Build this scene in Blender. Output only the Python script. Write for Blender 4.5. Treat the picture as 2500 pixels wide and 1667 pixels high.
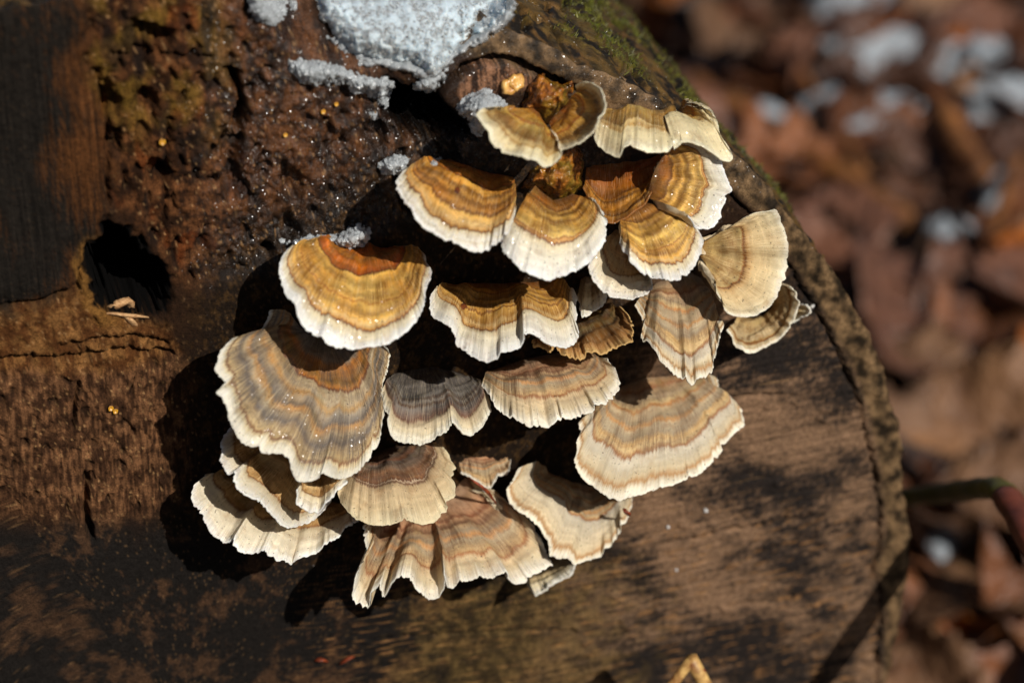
import bpy, math, random
import numpy as np
np.seterr(over='ignore')
random.seed(7)
scene = bpy.context.scene
for o in list(bpy.data.objects):
    bpy.data.objects.remove(o)
COL = scene.collection

# ------------------------------------------------------------------ camera
ELEV, AZIM, DIST, FOCAL = math.radians(32), math.radians(-17), 0.62, 86.0
CDIR = np.array([math.sin(AZIM)*math.cos(ELEV), -math.cos(AZIM)*math.cos(ELEV), math.sin(ELEV)])
CPOS = CDIR*DIST
RIGHT = np.array([math.cos(AZIM), math.sin(AZIM), 0.0])
UP = np.cross(CDIR, RIGHT)
FPX = FOCAL/36*2500
cam_d = bpy.data.cameras.new('camera')
cam = bpy.data.objects.new('camera', cam_d)
COL.objects.link(cam)
cam.location = CPOS.tolist()
cam.rotation_euler = (math.pi/2-ELEV, 0, AZIM)
cam_d.lens = FOCAL
cam_d.sensor_width = 36
cam_d.clip_start = 0.02
cam_d.clip_end = 400
cam_d.dof.use_dof = True
cam_d.dof.focus_distance = 0.60
cam_d.dof.aperture_fstop = 8.5
scene.camera = cam

# ------------------------------------------------------------------ sky + sun
SUN = np.array([0.36, -1.0, 0.86]); SUN /= np.linalg.norm(SUN)
world = bpy.data.worlds.new('World'); scene.world = world
world.use_nodes = True
wn = world.node_tree.nodes
bg = wn['Background']
sky = wn.new('ShaderNodeTexSky'); sky.sky_type = 'NISHITA'; sky.sun_disc = False
sky.sun_elevation = math.asin(SUN[2])
sky.sun_rotation = math.atan2(SUN[0], SUN[1])
world.node_tree.links.new(sky.outputs[0], bg.inputs[0])
bg.inputs[1].default_value = 0.05
sl = bpy.data.lights.new('sun', 'SUN'); sl.energy = 5.0; sl.angle = math.radians(0.53); sl.color = (1.0, 0.955, 0.88)
so = bpy.data.objects.new('sun', sl); COL.objects.link(so)
from mathutils import Vector
so.rotation_euler = Vector(SUN.tolist()).to_track_quat('Z', 'Y').to_euler()
so.location = (0.5, -1.5, 1.5)
vs = scene.view_settings
vs.view_transform = 'Standard'; vs.look = 'None'; vs.exposure = -0.28; vs.gamma = 1.0; vs.use_curve_mapping = False

# ------------------------------------------------------------------ helpers
def ray_dirs(p):
    p = np.atleast_2d(np.asarray(p, float))
    return -CDIR + np.outer((p[:, 0]-1250)/FPX, RIGHT) - np.outer((p[:, 1]-833.5)/FPX, UP)
def at(p, h=0.0):
    """point on the plane parallel to the cut face, h metres in front of it"""
    r = ray_dirs(p)
    t = (-np.asarray(h)-CPOS[1])/r[:, 1]
    return CPOS + r*t[:, None]
def atz(p, z):
    r = ray_dirs(p)
    return CPOS + r*((z-CPOS[2])/r[:, 2])[:, None]
def face_uv(X, Z):
    """face-plane coordinates, in the units the survey of the face was written in"""
    qx = X-CPOS[0]; qy = -CPOS[1]; qz = Z-CPOS[2]
    d = -(CDIR[0]*qx+CDIR[1]*qy+CDIR[2]*qz)
    return 1250+FPX*(RIGHT[0]*qx+RIGHT[1]*qy)/d, 833.5-FPX*(UP[0]*qx+UP[1]*qy+UP[2]*qz)/d

def _hash(ix, iy, seed):
    h = (ix.astype(np.int64).astype(np.uint32)*np.uint32(374761393)) ^ (iy.astype(np.int64).astype(np.uint32)*np.uint32(668265263)) ^ np.uint32((seed*2246822519+3266489917) & 0xffffffff)
    h = (h ^ (h >> np.uint32(15)))*np.uint32(2246822519)
    h = (h ^ (h >> np.uint32(13)))*np.uint32(3266489917)
    return (h ^ (h >> np.uint32(16))).astype(np.float64)/4294967296.0
def pnoise(x, y, seed=0):
    x = np.asarray(x, float); y = np.asarray(y, float)
    x, y = np.broadcast_arrays(x, y)
    ix = np.floor(x); iy = np.floor(y); fx = x-ix; fy = y-iy
    ux = fx*fx*fx*(fx*(fx*6-15)+10); uy = fy*fy*fy*(fy*(fy*6-15)+10)
    def g(dx, dy):
        a = _hash(ix+dx, iy+dy, seed)*6.2831853
        return np.cos(a)*(fx-dx)+np.sin(a)*(fy-dy)
    a = g(0, 0); b = g(1, 0); c = g(0, 1); d = g(1, 1)
    return 1.5*((a+(b-a)*ux)*(1-uy)+(c+(d-c)*ux)*uy)
def fbm(x, y, octv=4, seed=0, gain=0.5):
    s = 0; a = 1; f = 1; n = 0
    for k in range(octv):
        s = s+a*pnoise(np.asarray(x)*f+17.3*k, np.asarray(y)*f-9.1*k, seed+k*13); n += a; a *= gain; f *= 2.03
    return s/n*1.3
def cell(x, y, seed=0):
    x = np.asarray(x, float); y = np.asarray(y, float)
    ix = np.floor(x); iy = np.floor(y); best = np.full(x.shape, 9.0); idv = np.zeros(x.shape)
    for dx in (-1, 0, 1):
        for dy in (-1, 0, 1):
            cx = ix+dx; cy = iy+dy
            px = cx+_hash(cx, cy, seed); py = cy+_hash(cx, cy, seed+1)
            d = np.hypot(px-x, py-y); m = d < best
            best = np.where(m, d, best); idv = np.where(m, _hash(cx, cy, seed+2), idv)
    return best, idv
def sstep(a, b, x):
    t = np.clip((x-a)/(b-a), 0, 1); return t*t*(3-2*t)
def sdf(U, V, poly):
    """signed distance to a polygon, positive inside"""
    U = np.asarray(U, float); V = np.asarray(V, float)
    out = np.full(U.shape, -400.0)
    P = np.asarray(poly, float)
    m = (U > P[:, 0].min()-160) & (U < P[:, 0].max()+160) & (V > P[:, 1].min()-160) & (V < P[:, 1].max()+160)
    if not m.any(): return out
    u = U[m]; v = V[m]; d = np.full(u.shape, 1e9); ins = np.zeros(u.shape, bool)
    for k in range(len(P)):
        ax, ay = P[k]; bx, by = P[(k+1) % len(P)]
        ex, ey = bx-ax, by-ay
        t = np.clip(((u-ax)*ex+(v-ay)*ey)/(ex*ex+ey*ey+1e-9), 0, 1)
        d = np.minimum(d, np.hypot(u-ax-t*ex, v-ay-t*ey))
        c = ((ay > v) != (by > v)) & (u < ex*(v-ay)/(ey+1e-12)+ax)
        ins ^= c
    out[m] = np.where(ins, d, -d)
    return out
def ldist(U, V, line):
    out = np.full(U.shape, 400.0); P = np.asarray(line, float)
    m = (U > P[:, 0].min()-90) & (U < P[:, 0].max()+90) & (V > P[:, 1].min()-90) & (V < P[:, 1].max()+90)
    if not m.any(): return out
    u = U[m]; v = V[m]; d = np.full(u.shape, 400.0)
    for k in range(len(P)-1):
        ax, ay = P[k]; bx, by = P[k+1]; ex, ey = bx-ax, by-ay
        t = np.clip(((u-ax)*ex+(v-ay)*ey)/(ex*ex+ey*ey+1e-9), 0, 1)
        d = np.minimum(d, np.hypot(u-ax-t*ex, v-ay-t*ey))
    out[m] = d
    return out
def lin(c):
    c = np.asarray(c, float)/255.0
    return np.where(c <= 0.04045, c/12.92, ((c+0.055)/1.055)**2.4)
def mixc(a, b, t):
    return a*(1-t[..., None])+b*t[..., None]

def mesh_np(name, V, Q, mat, parent=None, smooth=True, normals=None, attrs=None):
    """one mesh object from numpy arrays; Q rows of 4 (or 3) indices"""
    V = np.ascontiguousarray(V, dtype=np.float32); Q = np.ascontiguousarray(Q, dtype=np.int32)
    me = bpy.data.meshes.new(name)
    k = Q.shape[1]
    me.vertices.add(len(V)); me.vertices.foreach_set('co', V.ravel())
    me.loops.add(Q.size); me.loops.foreach_set('vertex_index', Q.ravel())
    me.polygons.add(len(Q)); me.polygons.foreach_set('loop_start', np.arange(0, Q.size, k, dtype=np.int32))
    try: me.polygons.foreach_set('loop_total', np.full(len(Q), k, dtype=np.int32))
    except Exception: pass
    me.polygons.foreach_set('use_smooth', np.full(len(Q), bool(smooth)))
    me.update(calc_edges=True); me.validate()
    for an, (typ, arr) in (attrs or {}).items():
        a = me.attributes.new(an, typ, 'POINT')
        key = {'FLOAT': 'value', 'FLOAT_VECTOR': 'vector', 'FLOAT_COLOR': 'color'}[typ]
        a.data.foreach_set(key, np.ascontiguousarray(arr, dtype=np.float32).ravel())
    if normals is not None:
        me.normals_split_custom_set_from_vertices(np.asarray(normals, dtype=float).tolist())
    if mat: me.materials.append(mat)
    o = bpy.data.objects.new(name, me); COL.objects.link(o)
    if parent is not None: o.parent = parent
    return o
def grid_quads(n, m, wrap=False):
    """n rows, m columns"""
    i = np.arange(n-1)[:, None]; j = np.arange(m if wrap else m-1)[None, :]; j2 = (j+1) % m
    return np.stack(np.broadcast_arrays(i*m+j, i*m+j2, (i+1)*m+j2, (i+1)*m+j), -1).reshape(-1, 4)
def empty(name, loc=(0, 0, 0)):
    o = bpy.data.objects.new(name, None); COL.objects.link(o); o.location = [float(v) for v in loc]; o.empty_display_size = 0.01
    return o
def tag(o, label=None, cat=None, group=None, kind=None):
    if label: o['label'] = label
    if cat: o['category'] = cat
    if group: o['group'] = group
    if kind: o['kind'] = kind
    return o

# ------------------------------------------------------------------ materials
class NT:
    def __init__(s, name):
        s.m = bpy.data.materials.new(name); s.m.use_nodes = True
        s.t = s.m.node_tree; s.n = s.t.nodes; s.b = s.n['Principled BSDF']
    def new(s, typ, **kw):
        x = s.n.new('ShaderNode'+typ)
        for k, v in kw.items(): setattr(x, k, v)
        return x
    def link(s, a, b): s.t.links.new(a, b)
    def val(s, sock, v):
        if hasattr(v, 'is_linked') or hasattr(v, 'links'): s.link(v, sock)
        else: sock.default_value = v
    def math(s, op, a, b=None, c=None, clamp=False):
        x = s.new('Math', operation=op, use_clamp=clamp)
        s.val(x.inputs[0], a)
        if b is not None: s.val(x.inputs[1], b)
        if c is not None: s.val(x.inputs[2], c)
        return x.outputs[0]
    def noise(s, vec, scale, detail=4, rough=0.55):
        x = s.new('TexNoise'); x.inputs['Scale'].default_value = scale; x.inputs['Detail'].default_value = detail
        x.inputs['Roughness'].default_value = rough
        if vec is not None: s.link(vec, x.inputs['Vector'])
        return x.outputs['Fac']
    def vmul(s, vec, v):
        x = s.new('VectorMath', operation='MULTIPLY'); s.link(vec, x.inputs[0]); x.inputs[1].default_value = v
        return x.outputs[0]
    def ramp(s, fac, stops):
        x = s.new('ValToRGB'); e = x.color_ramp.elements
        stops = sorted(stops, key=lambda q: q[0])[:32]
        while len(e) < len(stops): e.new(0.5)
        for el, (p, c) in zip(e, stops):
            el.position = min(1, max(0, p)); el.color = tuple(c)+(1,) if len(c) == 3 else c
        s.link(fac, x.inputs[0]); return x.outputs[0]
    def mix(s, fac, a, b, blend='MIX'):
        x = s.new('Mix', data_type='RGBA', blend_type=blend)
        s.val(x.inputs[0], fac); s.val(x.inputs[6], a); s.val(x.inputs[7], b)
        return x.outputs[2]
    def maprange(s, v, a, b, c, d):
        x = s.new('MapRange'); s.link(v, x.inputs[0])
        for k, q in zip((1, 2, 3, 4), (a, b, c, d)): x.inputs[k].default_value = q
        return x.outputs[0]
    def bump(s, h, dist, strength=1.0, prev=None):
        x = s.new('Bump'); x.inputs['Strength'].default_value = strength; x.inputs['Distance'].default_value = dist
        s.link(h, x.inputs['Height'])
        if prev is not None: s.link(prev, x.inputs['Normal'])
        return x.outputs[0]
    def facets(s, vec, scale, amount):
        """normal of a surface broken into tiny flat wet facets"""
        v = s.new('TexVoronoi'); v.inputs['Scale'].default_value = scale; s.link(vec, v.inputs['Vector'])
        a = s.new('VectorMath', operation='SUBTRACT'); s.link(v.outputs['Color'], a.inputs[0]); a.inputs[1].default_value = (.5, .5, .5)
        m = s.new('VectorMath', operation='SCALE'); s.link(a.outputs[0], m.inputs[0]); m.inputs['Scale'].default_value = amount
        g = s.new('NewGeometry'); d = s.new('VectorMath', operation='ADD'); s.link(g.outputs['Normal'], d.inputs[0]); s.link(m.outputs[0], d.inputs[1])
        n = s.new('VectorMath', operation='NORMALIZE'); s.link(d.outputs[0], n.inputs[0]); return n.outputs[0]
    def obj(s): return s.new('TexCoord').outputs['Object']
    def attr(s, name): return s.new('Attribute', attribute_name=name)

def mat_wood(name):
    t = NT(name); oc = t.obj(); col = t.attr('Col').outputs['Color']; wet = t.attr('wet').outputs['Fac']
    n1 = t.noise(oc, 2600, 5, 0.65); n2 = t.noise(oc, 700, 4, 0.6)
    f = t.math('MULTIPLY', t.maprange(n1, 0.3, 0.7, 0.45, 1.6), t.maprange(n2, 0.3, 0.7, 0.7, 1.3))
    saw = t.attr('saw').outputs['Fac']; grn = t.attr('grain').outputs['Fac']
    sn = t.noise(t.vmul(oc, (26, 26, 900)), 1.0, 3, .6); gn = t.noise(t.vmul(oc, (1500, 30, 45)), 1.0, 3, .6)
    f = t.math('MULTIPLY', f, t.math('ADD', 1.0, t.math('MULTIPLY', saw, t.maprange(sn, .3, .7, -.30, .30))))
    f = t.math('MULTIPLY', f, t.math('ADD', 1.0, t.math('MULTIPLY', grn, t.maprange(gn, .3, .7, -.6, .7))))
    sl2 = t.noise(t.vmul(oc, (45, 45, 1500)), 1.0, 2, .5)
    col = t.mix(t.math('MULTIPLY', saw, t.maprange(sl2, .68, .72, 0, .8)), col, (.23, .135, .062, 1))
    c = t.mix(1.0, col, t.new('CombineColor').outputs[0], 'MULTIPLY')
    cc = c.node.inputs[7].links[0].from_node
    for k in range(3): t.link(f, cc.inputs[k])
    t.link(c, t.b.inputs['Base Color'])
    t.link(t.math('SUBTRACT', 0.9, t.math('MULTIPLY', wet, t.maprange(n2, 0.35, 0.65, 0.42, 0.75))), t.b.inputs['Roughness'])
    t.link(t.maprange(wet, 0, 1, .10, .32), t.b.inputs['Specular IOR Level'])
    b = t.bump(n2, 0.0009, 0.6); b = t.bump(n1, 0.00035, 0.8, b); b = t.bump(t.math('MULTIPLY', saw, sn), 0.0004, 0.6, b); b = t.bump(t.math('MULTIPLY', grn, gn), 0.0004, 0.7, b)
    t.link(b, t.b.inputs['Normal'])
    t.link(t.math('MULTIPLY', wet, t.maprange(n2, 0.40, 0.62, 0.0, 1.0)), t.b.inputs['Coat Weight']); t.b.inputs['Coat Roughness'].default_value = 0.17
    t.link(t.facets(oc, 4200, 1.9), t.b.inputs['Coat Normal'])
    return t.m

# ------------------------------------------------------------------ LOG : survey of the cut face
LC = np.array([-0.0945, -0.1055]); LR = 0.2135
GROUND = LC[1]-LR+0.006
HOLE = [(272, 548), (300, 556), (332, 590), (380, 640), (425, 700), (405, 750), (345, 780), (300, 770), (240, 745), (228, 690), (214, 640), (240, 580)]
CAVE = [(930, 215), (1010, 205), (1060, 215), (1085, 250), (1130, 280), (1160, 345), (1080, 350), (1000, 345), (950, 300)]
SLIT = [(548, 170), (590, 180), (604, 230), (600, 320), (575, 345), (585, 240)]
NOTCH = [(325, 60), (420, 75), (425, 120), (380, 140), (350, 100)]
SMOOTH = [(-400, -200), (180, -200), (200, 60), (215, 200), (262, 330), (255, 480), (232, 590), (190, 690), (110, 735), (-20, 760), (-400, 765)]
ROT = [(250, -200), (760, -200), (780, 100), (960, 200), (1150, 330), (1020, 520), (860, 600), (640, 660), (470, 700), (420, 640), (300, 520), (262, 330), (215, 200)]
BAND = [(-400, 770), (200, 715), (260, 770), (400, 800), (430, 860), (300, 900), (-400, 905)]
LOWL = [(-400, 890), (420, 850), (480, 1000), (470, 1200), (330, 1260), (-400, 1270)]
MOSS = [(1080, 1400), (1300, 1370), (1480, 1390), (1560, 1480), (1520, 1600), (1500, 1900), (1000, 1900), (1010, 1520)]
RIMCRACK = [(1700, 430), (1740, 450), (1779, 470), (1828, 516), (1880, 580), (1933, 660), (1975, 726), (2010, 793), (2038, 844), (2082, 938), (2121, 1065), (2138, 1176), (2152, 1270), (2143, 1353), (2130, 1397), (2149, 1442), (2150, 1560), (2130, 1750)]
ARCH = [(1070, 235), (1090, 200), (1130, 170), (1184, 145), (1245, 147), (1306, 172), (1360, 200), (1440, 235)]
SNOWZ = [(600, -400), (600, 30), (700, 130), (800, 190), (950, 205), (1080, 205), (1140, 140), (1230, 60), (1300, -60), (1400, -400)]

def face_height(U, V):
    """relief of the cut face in metres (positive towards the viewer of the face)"""
    wu = U+14*pnoise(U/45, V/45, 3)+5*pnoise(U/14, V/14, 4); wv = V+14*pnoise(U/45, V/45, 5)+5*pnoise(U/14, V/14, 6)
    H = 1.4e-3*fbm(U/420, V/420, 3, 1)
    sm = sstep(-14, 14, sdf(wu, wv, SMOOTH))
    rot = sstep(-40, 30, sdf(wu, wv, ROT))
    low = sstep(-40, 30, sdf(wu, wv, LOWL)); band = sstep(-25, 15, sdf(wu, wv, BAND))
    rough = 0.12+1.0*rot+0.45*low+0.5*band
    right = sstep(1100, 1500, U)*sstep(700, 1000, V+0.4*(U-1500))
    # rotted wood: recessed, fibrous, pitted
    H = H-1.8e-3*rot-0.8e-3*band
    fib = fbm(U/16, V/70, 4, 11)
    H = H+rough*(1.0e-3*fbm(U/70, V/95, 4, 21)+0.55e-3*fib+0.35e-3*fbm(U/11, V/14, 3, 31))
    c1, i1 = cell(wu/34, wv/52, 41)
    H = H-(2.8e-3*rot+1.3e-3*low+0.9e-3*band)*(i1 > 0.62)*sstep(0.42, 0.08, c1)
    c2, i2 = cell(wu/13, wv/17, 51)
    H = H-(1.0e-3*rot+0.7e-3*low)*(i2 > 0.6)*sstep(0.45, 0.1, c2)
    c3, i3 = cell(wu/85, wv/130, 57)
    H = H-4.5e-3*rot*(i3 > 0.66)*sstep(0.40, 0.18, c3)
    # smooth sawn part, fine upright grain
    H = H+sm*(0.2e-3+0.10e-3*pnoise(U/5, V/70, 61)+0.06e-3*pnoise(U/40, V/4, 62))
    # saw marks on the right half, nearly level
    vr = V+0.17*(U-1250)+0.00006*(U-1250)**2
    H = H+(0.25+0.75*right)*(0.22e-3*fbm(U/150, vr/7, 3, 71)+0.12e-3*pnoise(U/60, vr/3, 72))
    c4, i4 = cell(wu/30, wv/24, 81)
    lump = (i4 > 0.7)*sstep(0.5, 0.1, c4)*sstep(-0.05, 0.3, fbm(U/170, V/120, 2, 82))
    H = H+0.9e-3*lump*(0.3+0.7*right)
    # openings
    sd = sdf(wu, wv, HOLE)+15*fbm(U/28, V/28, 3, 95)+5*pnoise(U/9, V/9, 96)
    H = H-45e-3*sstep(-1, 13, sd)-1.5e-3*sstep(-26, 0, sd)
    sd = sdf(wu, wv, CAVE); H = H-55e-3*sstep(-6, 34, sd)
    sd = sdf(wu, wv, SLIT); H = H-13e-3*sstep(-5, 12, sd)
    sd = sdf(wu, wv, NOTCH); H = H-9e-3*sstep(-8, 20, sd)
    # eroded top of the end, where the snow lies
    sz = sdf(U, V, SNOWZ)
    H = H-sstep(0, 60, sz)*np.clip((190-V)*0.00011, 0, 0.05)
    # cracks
    def crack(line, w, d, a=5):
        q = ldist(U+a*pnoise(U/18, V/18, 91)+a*pnoise(U/60, V/60, 93), V+a*pnoise(U/18, V/18, 92)+a*pnoise(U/60, V/60, 94), line)
        return -d*sstep(w, w*0.3, q)
    for line, w, d, a in (
        (RIMCRACK, 5, 5e-3, 6), (ARCH, 13, 8e-3, 4),
        ([(-60, 757), (90, 745), (190, 705), (216, 640)], 8, 3e-3, 4),
        ([(150, 850), (250, 830), (330, 822), (410, 845)], 6, 3e-3, 5),
        ([(-50, 885), (100, 880), (200, 870), (280, 858), (420, 865)], 7, 3.5e-3, 5),
        ([(190, 930), (182, 1000), (180, 1040)], 7, 3e-3, 3), ([(212, 1165), (210, 1250), (222, 1310)], 11, 4e-3, 4),
        ([(235, 180), (262, 260), (268, 330), (262, 420), (262, 500)], 9, 3e-3, 5),
        ([(280, 140), (420, 140), (520, 150)], 6, 2.5e-3, 4), ([(405, 560), (410, 440), (420, 300)], 8, 3e-3, 6),
        ([(1500, 1005), (1700, 975), (1900, 962)], 4, 2e-3, 3), ([(1600, 1330), (1800, 1290), (1960, 1265)], 4, 1.6e-3, 4), ([(900, 1560), (1180, 1545), (1400, 1540)], 4, 1.6e-3, 4), ([(1780, 1480), (1900, 1462), (2060, 1440)], 4, 2e-3, 4), ([(620, 500), (600, 430), (640, 360)], 6, 2e-3, 6)):
        H = H+crack(line, w, d, a)
    # bark lip outside the rim crack stands a little proud and is rough
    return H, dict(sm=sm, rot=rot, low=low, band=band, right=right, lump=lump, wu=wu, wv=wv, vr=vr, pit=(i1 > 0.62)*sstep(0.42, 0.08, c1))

def face_color(U, V, F, rr):
    n1 = fbm(U/160, V/160, 4, 201); n2 = fbm(U/38, V/38, 4, 202); n3 = fbm(U/11, V/11, 3, 203)
    wu, wv = F['wu'], F['wv']
    darkbrown = lin((52, 33, 19)); brown = lin((112, 74, 45)); tan = lin((158, 112, 74)); black = lin((30, 26, 23)); grey = lin((66, 56, 48))
    C = np.broadcast_to(darkbrown, U.shape+(3,)).copy()
    # bottom: weathered black with brown mottling
    bot = sstep(1180, 1330, V+60*n1)
    C = mixc(C, mixc(np.broadcast_to(black*1.25, C.shape), np.broadcast_to(lin((84, 60, 42)), C.shape), sstep(0.0, 0.5, n1+0.6*n2+0.3*n3)), bot)
    # right half: tan wood showing through black weathering, streaked along the saw marks
    st = fbm(U/70, F['vr']/13, 4, 211, .6); bl = fbm(U/90, V/60, 5, 212, .62)
    show = sstep(-0.40, 0.55, 0.55*st+0.45*bl+1.05*fbm(U/260, V/190, 3, 214)+0.35*n3+0.02)
    rc = mixc(np.broadcast_to(lin((48, 41, 37)), C.shape), np.broadcast_to(lin((154, 120, 92)), C.shape), show)
    C = mixc(C, rc, sstep(1180, 1650, U+90*n1)*sstep(560, 760, V+60*n2))
    fine = sstep(0.42, 0.62, pnoise(U/70, F['vr']/4.2, 213))*sstep(600, 900, U)*sstep(1150, 1350, V)
    C = mixc(C, np.broadcast_to(lin((176, 126, 78)), C.shape), 0.75*fine)
    moss = sstep(-110, 120, sdf(U, V, MOSS)+110*n2+90*n1+30*n3)
    C = mixc(C, mixc(np.broadcast_to(lin((100, 78, 42)), C.shape), np.broadcast_to(lin((166, 132, 74)), C.shape), sstep(-0.4, 0.5, n2+0.5*n3+0.4*st)), 0.36*moss)
    # left lower: dry brown rotten wood
    lowc = mixc(np.broadcast_to(lin((66, 42, 26)), C.shape), np.broadcast_to(lin((136, 94, 62)), C.shape), sstep(-0.35, 0.45, 0.7*fbm(U/9, V/50, 3, 221)+0.7*n2+0.35*n1))
    C = mixc(C, lowc, F['low'])
    bandc = mixc(np.broadcast_to(lin((96, 58, 28)), C.shape), np.broadcast_to(lin((150, 104, 58)), C.shape), sstep(-0.3, 0.5, n2+n3*0.5))
    C = mixc(C, bandc, F['band'])
    # rotten middle
    rotc = mixc(np.broadcast_to(lin((48, 28, 15)), C.shape), np.broadcast_to(lin((118, 74, 42)), C.shape), sstep(-0.35, 0.5, n2+0.5*n1+0.5*n3))
    ol = sstep(0.05, 0.5, fbm(U/120, V/120, 3, 231)+0.25)*sstep(420, 250, V)*sstep(620, 480, U)
    rotc = mixc(rotc, np.broadcast_to(lin((138, 104, 40)), C.shape), 0.65*ol)
    rotc = mixc(rotc, np.broadcast_to(lin((140, 70, 26)), C.shape), 0.45*sstep(0.25, 0.6, fbm(U/70, V/110, 3, 232))*sstep(650, 500, U))
    C = mixc(C, rotc, F['rot'])
    C = mixc(C, np.broadcast_to(lin((34, 26, 22)), C.shape), F['rot']*sstep(0.1, 0.5, fbm(U/60, V/230, 3, 233))*0.75)
    # sawn dark part
    smc = mixc(np.broadcast_to(lin((36, 31, 26)), C.shape), np.broadcast_to(lin((92, 56, 28)), C.shape),
               sstep(0.1, 0.9, 0.8*sstep(40, 240, U)*sstep(720, 300, abs(V-250)+150)+0.5*pnoise(U/6, V/120, 241)+0.6*n1))
    C = mixc(C, smc, sstep(-45, 25, sdf(wu, wv, SMOOTH)+30*n2))
    # dark damp collar of decayed wood round the fungus cluster
    wetc = sstep(-80, 60, sdf(wu, wv, [(520, 620), (900, 420), (1100, 330), (1450, 330), (1720, 420), (1760, 720), (1560, 1180), (1320, 1380), (760, 1360), (430, 1250), (470, 900)]))
    C = mixc(C, mixc(np.broadcast_to(lin((34, 24, 15)), C.shape), np.broadcast_to(lin((74, 52, 26)), C.shape), sstep(0, 0.6, n2+n3)), 0.9*wetc*(1-0.7*sstep(1450, 1650, U)))
    # pale crumbs of dry wood
    c5, i5 = cell(U/9, V/9, 251)
    cr = (i5 > 0.90)*sstep(0.42, 0.2, c5)*(0.25+0.75*np.clip(F['rot']+F['low']+F['band'], 0, 1))*(1-0.8*F['sm'])
    C = mixc(C, np.broadcast_to(lin((196, 150, 100)), C.shape), 0.6*cr)
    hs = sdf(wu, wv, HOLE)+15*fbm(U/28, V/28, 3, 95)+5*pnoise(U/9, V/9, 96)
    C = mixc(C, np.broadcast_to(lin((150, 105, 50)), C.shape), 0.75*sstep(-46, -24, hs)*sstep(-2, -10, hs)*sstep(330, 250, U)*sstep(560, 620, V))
    C = mixc(C, np.broadcast_to(lin((7, 5, 4)), C.shape), np.maximum(sstep(-13, -3, hs), np.maximum(sstep(-8, 4, sdf(wu, wv, CAVE)), sstep(0, 8, sdf(wu, wv, SLIT)))))  # deep shade of hole, cave and slit painted in as near-black colour
    # exposed pale end under the arch
    pe = sstep(-8, 8, sdf(wu, wv, [(1110, 215), (1150, 165), (1190, 152), (1245, 155), (1310, 180), (1340, 205), (1240, 225), (1130, 260)]))
    C = mixc(C, mixc(np.broadcast_to(lin((60, 38, 24)), C.shape), np.broadcast_to(lin((176, 126, 92)), C.shape), sstep(-0.3, 0.3, pnoise(U/6, V/60, 261)+0.7*n2)), pe)
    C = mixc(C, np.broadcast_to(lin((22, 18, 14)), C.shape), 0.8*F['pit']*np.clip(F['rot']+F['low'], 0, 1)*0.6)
    # bark ring beyond the crack
    bk = mixc(np.broadcast_to(lin((48, 38, 26)), C.shape), np.broadcast_to(lin((154, 122, 86)), C.shape), sstep(-0.6, 0.7, fbm(U/34, V/34, 3, 271)+0.3*n1))
    C = mixc(C, bk, sstep(0.0, 1.0, rr))
    C = C*0.62
    wet = np.clip(1.0*F['rot']*sstep(420, 640, U)+0.75*sstep(650, 250, V)*sstep(950, 1150, U)+0.10*wetc, 0, 1)
    saw = np.clip(sstep(700, 1000, U+60*n1)*sstep(1150, 1300, V+60*n2)+sstep(1400, 1650, U+60*n1)*sstep(650, 850, V), 0, 1)*(1-rr)
    grain = np.clip(F['sm']+.55*F['low']+.35*F['rot'], 0, 1)
    return C, wet, saw, grain

M_wood = mat_wood('damp_weathered_wood')
# polar mesh, dense where the face is in view
th_f = np.linspace(math.radians(-72), math.radians(112), 1150)
th_c = np.linspace(math.radians(112), math.radians(288), 90)[1:-1]
TH = np.concatenate([th_f, th_c])
RN = np.concatenate([np.linspace(0.0005, 0.985, 345), np.linspace(0.985, 1.0, 9)[1:]])
def rim_radius(th):
    return LR+0.0020*fbm(th*7, th*0+3.3, 3, 301)+0.0007*pnoise(th*45, th*0, 302)-0.0022*np.clip(pnoise(th*22, th*0+8, 303)-.25, 0, 1)+0.0002*pnoise(th*140, th*0+4, 304)
RIM = rim_radius(TH)
def crack_r():
    """radius of the wood/bark boundary against angle, from the surveyed crack"""
    P = at(RIMCRACK); a = np.arctan2(P[:, 2]-LC[1], P[:, 0]-LC[0]); r = np.hypot(P[:, 2]-LC[1], P[:, 0]-LC[0])
    k = np.argsort(a); return np.interp(TH, a[k], r[k])
CR = crack_r()
rr_ = RN[:, None]*RIM[None, :]
FX = LC[0]+rr_*np.cos(TH); FZ = LC[1]+rr_*np.sin(TH)
FU, FV = face_uv(FX, FZ)
FH, FF = face_height(FU, FV)
ring = np.clip((rr_-CR[None, :])/0.003, 0, 1)*sstep(math.radians(88), math.radians(62), TH)[None, :]
FH = FH+ring*(0.0004*fbm(FU/40, FV/40, 2, 311))
edge = np.clip((RN[:, None]-0.985)/0.015, 0, 1)
FH = FH-edge**2*0.0009
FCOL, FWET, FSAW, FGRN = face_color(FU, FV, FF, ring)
verts = np.stack([FX, -FH, FZ], -1)
tail = verts[-1].copy(); tail[:, 1] += 0.012                       # turned under the bark
tail[:, 0] = LC[0]+(tail[:, 0]-LC[0])*0.99; tail[:, 2] = LC[1]+(tail[:, 2]-LC[1])*0.99
verts = np.concatenate([verts, tail[None]], 0)
FCOL = np.concatenate([FCOL, FCOL[-1:]], 0); FWET = np.concatenate([FWET, FWET[-1:]], 0); FSAW = np.concatenate([FSAW, FSAW[-1:]], 0); FGRN = np.concatenate([FGRN, FGRN[-1:]], 0)
log = empty('log', (LC[0], 0, GROUND))
def local(V, root):
    return np.asarray(V)-np.array(root.location)
n_r = verts.shape[0]; n_t = len(TH)
q = grid_quads(n_r, n_t, True)
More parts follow.
